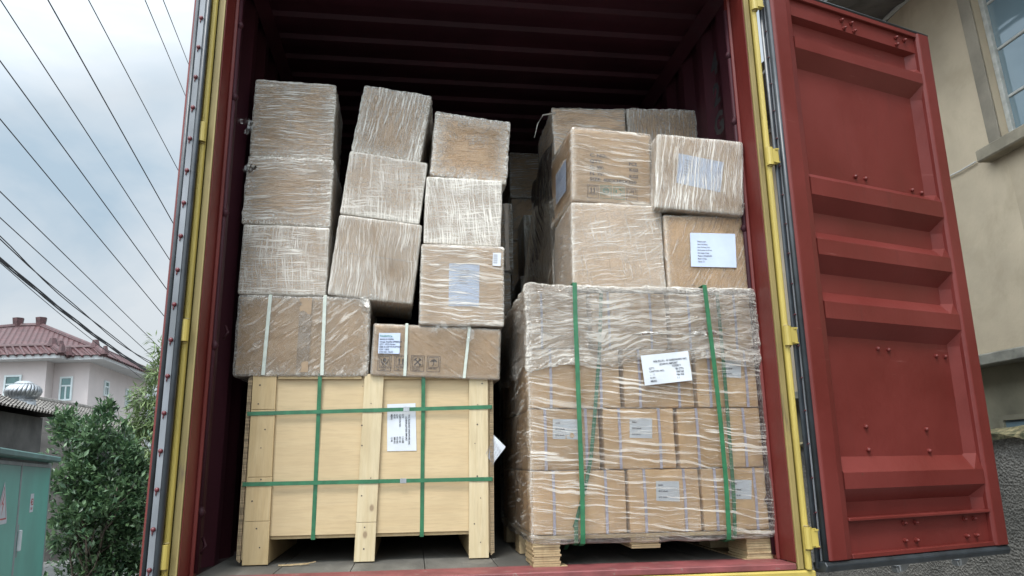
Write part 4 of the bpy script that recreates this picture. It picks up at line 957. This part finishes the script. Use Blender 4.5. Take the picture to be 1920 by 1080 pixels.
def cmat(u, z, o): M = Matrix((CX*1, V((0, 0, 1)), CN*1)).transposed().to_4x4(); M.translation = CX*u-CN*o+V((0, 0, z-GZ)); return M
q = cpt(58, 943, o_); pl_ = cslab('number_plate', PAPER, cab, q[0]-.075, q[0]+.075, q[1]-.085, q[1]+.085, o_-.008, o_-.005)
mt = [text('4E3', .085, None, cmat(q[0]-.06, q[1]-.02, o_-.0084), None, 'w', bold=.002), text('0.4kV', .04, None, cmat(q[0]-.05, q[1]-.065, o_-.0084), None, 'w')]; joinmeshes('printed_text', mt, mat('red_ink', (.35, .06, .05), .7), pl_)
q = cpt(3, 950, o_)
b = MB(); P = lambda u, z, o: CX*u-CN*o+V((0, 0, z-GZ))
b.quad(P(q[0]-.19, q[1]-.14, o_-.007), P(q[0]+.19, q[1]-.14, o_-.007), P(q[0]+.19, q[1]-.10, o_-.007), P(q[0], q[1]+.20, o_-.007), P(q[0]-.19, q[1]-.10, o_-.007)); ws_ = b.build('warning_sign', PAPER, cab)
b = MB()
for tri in ([(.03, .11), (-.05, .01), (.0, .02)], [(.0, .02), (-.05, .01), (.04, .03)], [(.04, .03), (.0, .02), (-.02, -.08)]): b.quad(*[P(q[0]+x, q[1]+y, o_-.0075) for x, y in tri])
for (x0, y0, x1, y1) in ((-.155, -.10, .155, -.10), (.155, -.10, 0, .155), (0, .155, -.155, -.10)): b.bar(P(q[0]+x0, q[1]+y0, o_-.0078), P(q[0]+x1, q[1]+y1, o_-.0078), V((0, 0, .006)), CN*.0003)
b.build('bolt_symbol', mat('sign_red', (.45, .06, .05), .6), ws_)

# --- vegetation
def leafmat(name, c1, c2, rough=.38):
    m, t = newmat(name); g = N_(t, 'ShaderNodeNewGeometry')
    r = N_(t, 'ShaderNodeValToRGB'); r.color_ramp.elements[0].color = (*c1, 1); r.color_ramp.elements[1].color = (*c2, 1)
    L(t, g.outputs['Random Per Island'], r.inputs['Fac'])
    p = princ(t, r.outputs[0], rough, spec=.5); tl = N_(t, 'ShaderNodeBsdfTranslucent'); L(t, r.outputs[0], tl.inputs[0])
    mx = N_(t, 'ShaderNodeMixShader', inp={0: .22}); L(t, p.outputs[0], mx.inputs[1]); L(t, tl.outputs[0], mx.inputs[2]); out(t, mx.outputs[0]); MC[name] = m; return m
LG = leafmat('glossy_dark_leaf', (.022, .055, .026), (.105, .175, .075)); LB = leafmat('bamboo_leaf', (.08, .13, .045), (.19, .25, .10), .5); LD = leafmat('background_leaf', (.03, .07, .025), (.09, .14, .05))
BARK = mat('bark', (.10, .075, .055), .9, var=.4, vs=20, bump=.8, bscale=40, stretch=(1, 1, .2))
def plant(name, label, cat, base, clumps, nleaf, lsize, lm, stems, seed, up=.4, droop=0, slim=.45, group=None):
    """clumps: ellipsoids (x,y,z,rx,ry,rz) relative to base; leaves near their shells and inside"""
    rr = random.Random(seed); t = thing(name, label, cat, base, group)
    b = MB(); tot = sum(c[3]*c[4]+c[4]*c[5]+c[3]*c[5] for c in clumps)
    for c in clumps:
        n = int(nleaf*(c[3]*c[4]+c[4]*c[5]+c[3]*c[5])/tot)
        for k in range(n):
            d = V((rr.gauss(0, 1), rr.gauss(0, 1), rr.gauss(0, 1))).normalized(); rad = rr.random()**.35
            rad *= .84+.7*noise.noise(d*2.6+V((seed, c[0]*3, c[2]*3)))
            p = V((c[0]+d.x*c[3]*rad, c[1]+d.y*c[4]*rad, c[2]+d.z*c[5]*rad))
            if noise.noise(p*3.1+V((seed, 0, 0))) < -.08 and rr.random() < .8: continue
            ax = (d*.6+V((rr.gauss(0, .6), rr.gauss(0, .6), rr.gauss(0, .5)+up-droop))).normalized()
            sd = ax.cross(V((rr.gauss(0, .5), rr.gauss(0, .5), 1))).normalized(); nn = sd.cross(ax)
            l = lsize*rr.uniform(.6, 1.25); w = l*slim
            a, e = p, p+ax*l-V((0, 0, droop*l*.3)); mid = (a+e)/2
            s0, s1 = mid+sd*w*.5+nn*w*.12, mid-sd*w*.5+nn*w*.12
            i = len(b.v); b.v += [tuple(a), tuple(s0), tuple(e), tuple(s1)]; b.f += [(i, i+1, i+2), (i, i+2, i+3)]; b.uv += [None, None]
    me = bpy.data.meshes.new('foliage'); me.from_pydata(b.v, [], b.f); link('foliage', me, lm, t)
    b = MB()
    for pts, r in stems: b.tube(pts, [r*(1-.75*i/(len(pts)-1)) for i in range(len(pts))], 7)
    b.build('trunk', BARK, t, smooth=True); return t
def stemset(n, h, spread, seed, r=.03):
    rr = random.Random(seed); o = []
    for k in range(n):
        a = rr.uniform(0, 6.28); s = rr.uniform(.3, 1)*spread; st = V((rr.gauss(0, .08), rr.gauss(0, .08), 0)); pts = [st]
        for i in range(1, 7): f = i/6; pts.append(st+V((math.cos(a)*s*f**1.3+rr.gauss(0, .02), math.sin(a)*s*f**1.3+rr.gauss(0, .02), h*f)))
        o.append((pts, r*rr.uniform(.6, 1)))
        for i in (2, 3, 4, 5):
            q = pts[i]; a2 = rr.uniform(0, 6.28); o.append(([q, q+V((math.cos(a2)*.18, math.sin(a2)*.18, .14)), q+V((math.cos(a2)*.3, math.sin(a2)*.3, .34))], r*.4))
    return o
p = at(180, 925, 8.2); B0 = V((p.x, p.y, GZ))
cl = []
def bc(px, py, rx, rz, dy=0, ry=None):
    q = at(px, py, 8.2+dy)-B0; k = (8.2+dy-CW.y)/F*1.0; cl.append((q.x, q.y, q.z, rx*k, (ry or rx)*k, rz*k))
for a in ((180, 812, 50, 36), (140, 840, 42, 44, .2), (215, 855, 52, 56, .1), (150, 895, 62, 60, -.1), (220, 930, 52, 70), (165, 965, 70, 55, -.2), (225, 1010, 45, 60, .1), (135, 1000, 42, 40, .1), (190, 1060, 75, 35, .2), (255, 960, 35, 60, .3), (252, 880, 28, 40, .3), (262, 1050, 30, 40, .3), (198, 770, 16, 22, .1), (122, 795, 24, 28, .3)): bc(*a)
plant('broadleaf_bush', 'tall dense dark green glossy bush between the teal cabinet and the container', 'bush', B0, cl, 21000, .10, LG, stemset(9, 1.7, .4, 4, .03), 5, up=.35)
p = at(280, 800, 11.5); B1 = V((p.x, p.y, GZ)); cl = []
def bc1(px, py, rx, rz, dy=0):
    q = at(px, py, 11.5+dy)-B1; k = (11.5-CW.y)/F; cl.append((q.x, q.y, q.z, rx*k, rx*k, rz*k))
for a in ((272, 745, 30, 28), (300, 700, 26, 26), (262, 795, 32, 40), (290, 850, 40, 60), (300, 780, 40, 50), (298, 660, 12, 22), (288, 636, 10, 7), (268, 900, 40, 60), (300, 980, 50, 80)): bc1(*a)
plant('bamboo_clump', 'lighter green feathery bamboo behind the dark bush, beside the red container door', 'bamboo', B1, cl, 9000, .17, LB, stemset(8, 3.2, .8, 8, .018), 6, up=.1, droop=.35, slim=.16)
p = at(262, 900, 15); B2 = V((p.x, p.y, GZ))
plant('dark_shrub', 'shadowy dark shrub low between the bush and the container door', 'shrub', B2, [(0, 0, 1.1, 1.1, .8, 1.0), (.9, .3, 1.5, 1.0, .8, 1.3), (-.9, .2, .8, .8, .7, .9)], 3500, .16, LD, stemset(5, 1.6, .5, 9), 12)

# --- pink villa
PINK = mat('pale_pink_render', (.47, .415, .40), .9, var=.05, vs=1, bump=.1, bscale=8)
TRIM = mat('white_eave', (.44, .44, .44), .8, var=.06, vs=2)
def tilemat(name, col, fr_u, fr_v, dark=.45):
    m, t = newmat(name); uv = N_(t, 'ShaderNodeTexCoord'); sp = N_(t, 'ShaderNodeSeparateXYZ'); L(t, uv.outputs['UV'], sp.inputs[0])
    su = mth(t, 'ABSOLUTE', mth(t, 'SINE', mth(t, 'MULTIPLY', sp.outputs['X'], fr_u))); sv = mth(t, 'FRACT', mth(t, 'MULTIPLY', sp.outputs['Y'], fr_v))
    n = nz(t, coords(t, 'Object'), 2.2, 5)
    c = mixc(t, mrg(t, n, .35, .65), tuple(x*.75 for x in col), tuple(x*1.15 for x in col))
    c = mixc(t, mrg(t, su, .0, .3, .55, 0), c, tuple(x*dark for x in col)); c = mixc(t, mrg(t, sv, 0, .18, .5, 0), c, tuple(x*dark for x in col))
    p = princ(t, c, .6, bump=mth(t, 'ADD', su, mth(t, 'MULTIPLY', sv, .6)), bstr=.9, bdist=.06); out(t, p.outputs[0]); return m
RTILE = tilemat('red_glazed_roof_tile', (.068, .024, .024), 14, 3.2)
RTILEC = mat('red_ridge_tile', (.062, .024, .025), .6, var=.3, vs=6)
vh = R(-2.4); YV = 30
K = at(166, 720, YV); KZ = GZ-.5
UX = V((math.cos(vh), -math.sin(vh), 0)); UY = V((math.sin(vh), math.cos(vh), 0))
zev = at(166, 679, YV).z; zsk = at(166, 655, YV-.3).z; zrd = at(60, 612, YV+5).z
vil = thing('pink_villa', 'pale pink two storey house with a red tiled hipped roof, far left', 'house', (K.x, K.y, KZ))
def vp_(u, v, z): return UX*u+UY*v+V((0, 0, z-KZ))
q = onp(272, 718, K, UX)-K; VL = max(8, q.dot(UY)); VL = min(VL, 22)
UW = 13.5; vwing = -.7; uw = -(at(166, 700, YV).x-at(85, 700, YV+vwing).x)
def vbox(name, m, par, u0, u1, v0, v1, z0, z1, bevel=0):
    b = MB(); b.hexa([vp_(u0, v0, z0), vp_(u1, v0, z0), vp_(u1, v1, z0), vp_(u0, v1, z0), vp_(u0, v0, z1), vp_(u1, v0, z1), vp_(u1, v1, z1), vp_(u0, v1, z1)]); return b.build(name, m, par, bevel)
vbox('wall', PINK, vil, uw, 0, 0, VL, KZ, zev); vbox('wall', PINK, vil, -UW, uw-.003, vwing, VL, KZ, zev)
E_ = .75
vbox('eave', TRIM, vil, -UW-E_, uw+E_, vwing-E_, VL+E_, zev+.002, zev+.17); vbox('eave', TRIM, vil, uw+E_+.003, E_, -E_, VL+E_, zev+.002, zev+.17)
def roofquad(b, p, uvs): b.quad(*p, uv=uvs)
def skirt(b, a, c, inn, z0, z1, l, h):      # a,c bottom outer ends; inn inward vector ends
    b.quad(a+V((0, 0, z0-KZ)), c+V((0, 0, z0-KZ)), inn[1]+V((0, 0, z1-KZ)), inn[0]+V((0, 0, z1-KZ)), uv=[(0, 0), (l, 0), (l, h), (0, h)])
P2 = lambda u, v: UX*u+UY*v
z0_, z1_ = zev+.172, zsk+.1; e = E_+.1; q_ = .25
outer = [(-UW-e, vwing-e), (uw+e, vwing-e), (uw+e, -e), (e, -e), (e, VL+e), (-UW-e, VL+e)]
inner_ = [(-UW-q_, vwing-q_), (uw+q_, vwing-q_), (uw+q_, -q_), (q_, -q_), (q_, VL+q_), (-UW-q_, VL+q_)]
b = MB()
for i in range(6):
    j = (i+1) % 6; a, c = P2(*outer[i]), P2(*outer[j]); l = (c-a).length; skirt(b, a, c, (P2(*inner_[i]), P2(*inner_[j])), z0_, z1_, l, .9)
b.build('roof_skirt', RTILE, vil)
# upper hipped roof over the main block, with a ridge
u0, u1, v0, v1 = -UW-.1, q_, vwing-.1 , VL+.2; um_ = -.0; zr = zrd
ra_u = (at(38, 606, YV+5)-K).dot(UX); rb_u = (at(80, 606, YV+5)-K).dot(UX); rv = 5.0
ra, rb_ = P2(ra_u, rv), P2(rb_u, rv); zA = z1_-.02
c_ = [P2(u0, v0), P2(u1, v0+1.9), P2(u1, v1), P2(u0, v1)]
up_ = lambda p, z: p+V((0, 0, z-KZ))
b = MB()
b.quad(up_(c_[0], zA), up_(c_[1], zA), up_(rb_, zr), up_(ra, zr), uv=[(0, 0), (14, 0), (11, 5), (8, 5)])
b.quad(up_(c_[1], zA), up_(c_[2], zA), up_(rb_, zr), uv=[(0, 0), (12, 0), (6, 7)])
b.quad(up_(c_[2], zA), up_(c_[3], zA), up_(ra, zr), up_(rb_, zr), uv=[(0, 0), (14, 0), (8, 5), (6, 5)])
b.quad(up_(c_[3], zA), up_(c_[0], zA), up_(ra, zr), uv=[(0, 0), (12, 0), (6, 7)])
rf = b.build('roof', RTILE, vil)
b = MB()
hips = [(up_(rb_, zr), up_(c_[1], zA)), (up_(rb_, zr), up_(c_[2], zA)), (up_(ra, zr), up_(c_[0], zA)), (up_(ra, zr), up_(c_[3], zA)), (up_(ra, zr), up_(rb_, zr))]
for a, c in hips: b.tube([a, c], .13, 8)
for i in range(6):
    a, c = up_(P2(*outer[i]), z0_), up_(P2(*inner_[i]), z1_); b.tube([a, c], .12, 8); b.tube([a, a+V((0, 0, .35))], [.16, .08], 6); b.tube([c-V((0, 0, .05)), c+V((0, 0, .3))], [.22, .12], 6)
    b.tube([c, up_(P2(*inner_[(i+1) % 6]), z1_)], .10, 8)
for p in (ra, rb_): b.tube([up_(p, zr-.1), up_(p, zr+.38)], [.2, .26], 6)
n = 60
for i in range(6):
    j = (i+1) % 6; a, c = up_(P2(*outer[i]), z0_-.05), up_(P2(*outer[j]), z0_-.05); n = int((c-a).length/.3)
    if i in (3, 4) or i < 3:
        for k in range(n): p = a+(c-a)*(k+.5)/n; dirn = (up_(P2(*inner_[i]), z1_)-up_(P2(*outer[i]), z0_)); b.tube([p, p+V((0, 0, .02))+((up_(P2(*inner_[i]), z1_)+(up_(P2(*inner_[j]), z1_)-up_(P2(*inner_[i]), z1_))*(k+.5)/n)-p)*.98], .055, 5)
b.build('ridge_tiles', RTILEC, rf)
VG = mat('green_tinted_glass', (.03, .10, .085), .1, var=.3, vs=2, spec=.9)
VF = mat('white_window_frame', (.5, .55, .55), .5, var=.05)
def vwin(c, axis, vv):
    """c: px box; axis 0 = faces the street (plane v=vv), 1 = right side (plane u=0)"""
    O = K+UY*vv if axis == 0 else K; Nn = UY if axis == 0 else UX; D = UX if axis == 0 else UY
    a = onp(c[0], c[3], O, Nn)-K; d_ = onp(c[2], c[1], O, Nn)-K
    s0, s1, z0, z1 = a.dot(D), d_.dot(D), a.z+K.z, d_.z+K.z
    w = bpy.data.objects.new('window', None); S.collection.objects.link(w); w.parent = vil
    def q(name, m, a0, a1, b0, b1, o0, o1):
        if axis == 0: return vbox(name, m, w, a0, a1, vv-o1, vv-o0, b0, b1)
        return vbox(name, m, w, o0, o1, a0, a1, b0, b1)
    q('glass', VG, s0+.05, s1-.05, z0+.05, z1-.05, .003, .03); f = .07
    q('frame', VF, s0, s0+f, z0, z1, .003, .07); q('frame', VF, s1-f, s1, z0, z1, .003, .07); q('frame', VF, s0+f, s1-f, z1-f, z1, .003, .07); q('frame', VF, s0+f, s1-f, z0, z0+f, .003, .07)
    zm = z0+(z1-z0)*.62; q('frame', VF, s0+f, s1-f, zm-.03, zm+.03, .031, .06); q('frame', VF, (s0+s1)/2-.03, (s0+s1)/2+.03, z0+f, zm-.03, .031, .06)
vwin((110, 706, 138, 752), 0, 0); vwin((5, 703, 42, 750), 0, vwing); vwin((193, 716, 203, 742), 1, 0); vwin((233, 731, 243, 766), 1, 0)
b = MB(); q = onp(86, 700, K+UY*0, UY)-K; b.tube([vp_(q.dot(UX)+.12, -.06, KZ), vp_(q.dot(UX)+.12, -.06, zev)], .06, 8); b.build('drainpipe', TRIM, vil)

# --- low house with grey tiles and a turbine vent
GT = mat('grey_roof_tile', (.165, .15, .135), .85, var=.35, vs=7, bump=.5, bscale=30, dirt=(.07, .07, .05), dscale=5)
DW = mat('shaded_old_wall', (.075, .07, .065), .9, var=.3, vs=2, bump=.4, bscale=20)  # wall colour darkened to carry the shade beneath the eaves
def tiled(b, A, B, C, D, n, r):      # A->B eave, D->C ridge ; rows of half-round tiles running A->D
    for k in range(n):
        f = (k+.5)/n; p, q = A+(B-A)*f, D+(C-D)*f; nn = (B-A).cross(D-A).normalized(); nn = nn if nn.z > 0 else -nn; st = 14
        sd = (B-A).normalized()
        for i in range(st):
            a, c = p+(q-p)*i/st, p+(q-p)*(i+1)/st; rows = []
            for pt, rr_ in ((a, r*1.0), (c+(c-a)*.12-nn*.015, r*.86)):
                rows.append([pt+sd*rr_*math.cos(t_)+nn*rr_*math.sin(t_) for t_ in [math.pi*x/5 for x in range(6)]])
            b.strip(rows)
    b.quad(A, B, C, D)
def lowhouse(label, pa, ya, pb, yb, up, run, n, wl=True):
    A, B = at(*pa, ya), at(*pb, yb); B.z = A.z
    dirn = (B-A).normalized(); side = V((-dirn.y, dirn.x, 0))
    if side.x > 0: side = -side
    D, C = A+side*run+V((0, 0, up)), B+side*run+V((0, 0, up))
    t = thing('low_tiled_house', label, 'house', (A.x, A.y, GZ)); o = V((A.x, A.y, GZ))
    b = MB(); tiled(b, A-o, B-o, C-o, D-o, n, (B-A).length/n*.36); 
    A2, B2 = A+side*run*2, B+side*run*2; b.quad(D-o, C-o, B2-o, A2-o)
    rf = b.build('tiled_roof', GT, t)
    b = MB(); b.tube([D-o+V((0, 0, .03)), C-o+V((0, 0, .03))], .09, 8); b.build('ridge_tiles', GT, rf)
    i = side*.35; a, c = A+i-o, B+i-o; a2, c2 = A2-i-o, B2-i-o; z = (A.z-GZ-.03)
    b = MB(); 
    for p in (a, c, c2, a2): p.z = 0
    U = V((0, 0, z)); b.hexa([a, c, c2, a2, a+U, c+U, c2+U, a2+U]); b.build('wall', DW, t)
    for g, (p0, p1, p2) in enumerate(((A, D, A2), (B, C, B2))): 
        q = dirn*(.06 if g == 0 else -.06); b = MB(); b.quad(p0-o+q-V((0, 0, .02)), p1-o+q-V((0, 0, .02)), p2-o+q-V((0, 0, .02))); b.build('gable', DW, t)
    return t, A, B, C, D
lh = lowhouse('old low house with grey barrel tiles carrying the turbine vent, behind the teal cabinet', (-60, 748), 10.5, (112, 801), 14.5, .93, 2.4, 26)
lowhouse('old grey tiled house whose roof shows above and beside the dark bush', (165, 806), 17.5, (285, 852), 22, .95, 1.9, 26)
# turbine vent
_n = (lh[2]-lh[1]).cross(lh[4]-lh[1]).normalized(); pv = onp(42, 752, lh[1], _n); tv = thing('turbine_vent', 'silver ribbed spinning roof ventilator on the grey tiled roof', 'vent', (pv.x, pv.y, pv.z-.02))
kk = (pv.y-CW.y)/F; r_ = 27*kk
b = MB(); b.tube([(0, 0, -.4), (0, 0, .03)], [r_*.75, r_*.75], 20); b.build('collar', STEEL, tv, smooth=True)
b = MB(); nv = 26
for k in range(nv):
    a = 2*math.pi*k/nv; rows = []
    for i in range(9):
        ph_ = math.pi*(.08+.80*i/8); rr_ = r_*math.sin(ph_)**.8; z = .03+r_*.62*(1-math.cos(ph_))*.9 - 0
        tw = a+.5*(i/8)
        rows.append([(rr_*math.cos(tw), rr_*math.sin(tw), z), (rr_*1.06*math.cos(tw+.13), rr_*1.06*math.sin(tw+.13), z), (rr_*.96*math.cos(tw+.22), rr_*.96*math.sin(tw+.22), z)])
    b.strip(rows)
b.build('vane', STEEL, tv, smooth=True)
b = MB(); b.tube([(0, 0, .03), (0, 0, .03+r_*1.1)], r_*.55, 14); b.tube([(0, 0, .01+r_*1.1), (0, 0, .05+r_*1.16)], [r_*.62, r_*.4], 16); b.build('cap', STEEL, tv)

# --- wires
CAB_ = mat('black_cable', (.02, .02, .024), .6)
def wire(label, p0, y0, p1, y1, r, sag=.25, strands=1, ext=.35, cat='cable'):
    a, c = at(*p0, y0), at(*p1, y1); a2, c2 = a-(c-a)*.25, c+(c-a)*ext; a2 = a-(c-a)*.8; b = MB()
    for s in range(strands):
        pts = []; n = 28
        for i in range(n+1):
            f = i/n; p = a2+(c2-a2)*f
            g = (f*(1.8+ext)-.8); p.z -= sag*4*g*(1-g)*.5 if 0 < g < 1 else 0
            if strands > 1: p += V((0, .02*math.cos(f*22+s*2.1), .03*math.sin(f*22+s*2.1)))
            pts.append(p)
        b.tube(pts, r, 6)
    o = b.build('overhead_cable', CAB_, smooth=True); return tag(o, label, cat, 'overhead cables crossing the sky')
T9 = 'thin overhead cable, %s of the steep row crossing the sky'
ORD = ['first from the lower left', 'second from the lower left', 'third from the lower left', 'fourth', 'fifth', 'sixth', 'uppermost at the top right']
for i, (p0, p1, r) in enumerate([((0, 223), (308, 593), .009), ((0, 114), (313, 543), .010), ((2, 2), (320, 490), .010), ((90, 0), (326, 421), .012), ((166, 0), (335, 321), .009), ((272, 0), (347, 178), .008), ((306, 0), (353, 119), .008)]):
    wire('thin overhead cable, %s in the row of seven steep ones' % ORD[i], p0, 8, p1, 14, r, .0)
wire('thin overhead cable reaching the left edge just above the twisted bundles', (0, 408), 10, (295, 677), 20, .009, .0)
wire('thin overhead cable between the steep row and the low bundles', (0, 359), 10, (275, 628), 20, .010, .0)
wire('loosely twisted thin cable pair sagging above the thick black bundle', (0, 444), 10, (295, 687), 18, .010, .35, 2)
wire('thick black bundle of overhead cables, lowest across the left sky', (0, 485), 10, (300, 709), 18, .0135, .25, 3)
wire('thin slack cable just under the thick black bundle', (0, 492), 10, (222, 674), 17, .007, .1)

# ------------------------------------------------------------------ tilt the load
for o in LOAD: o.matrix_basis = LW @ o.matrix_basis
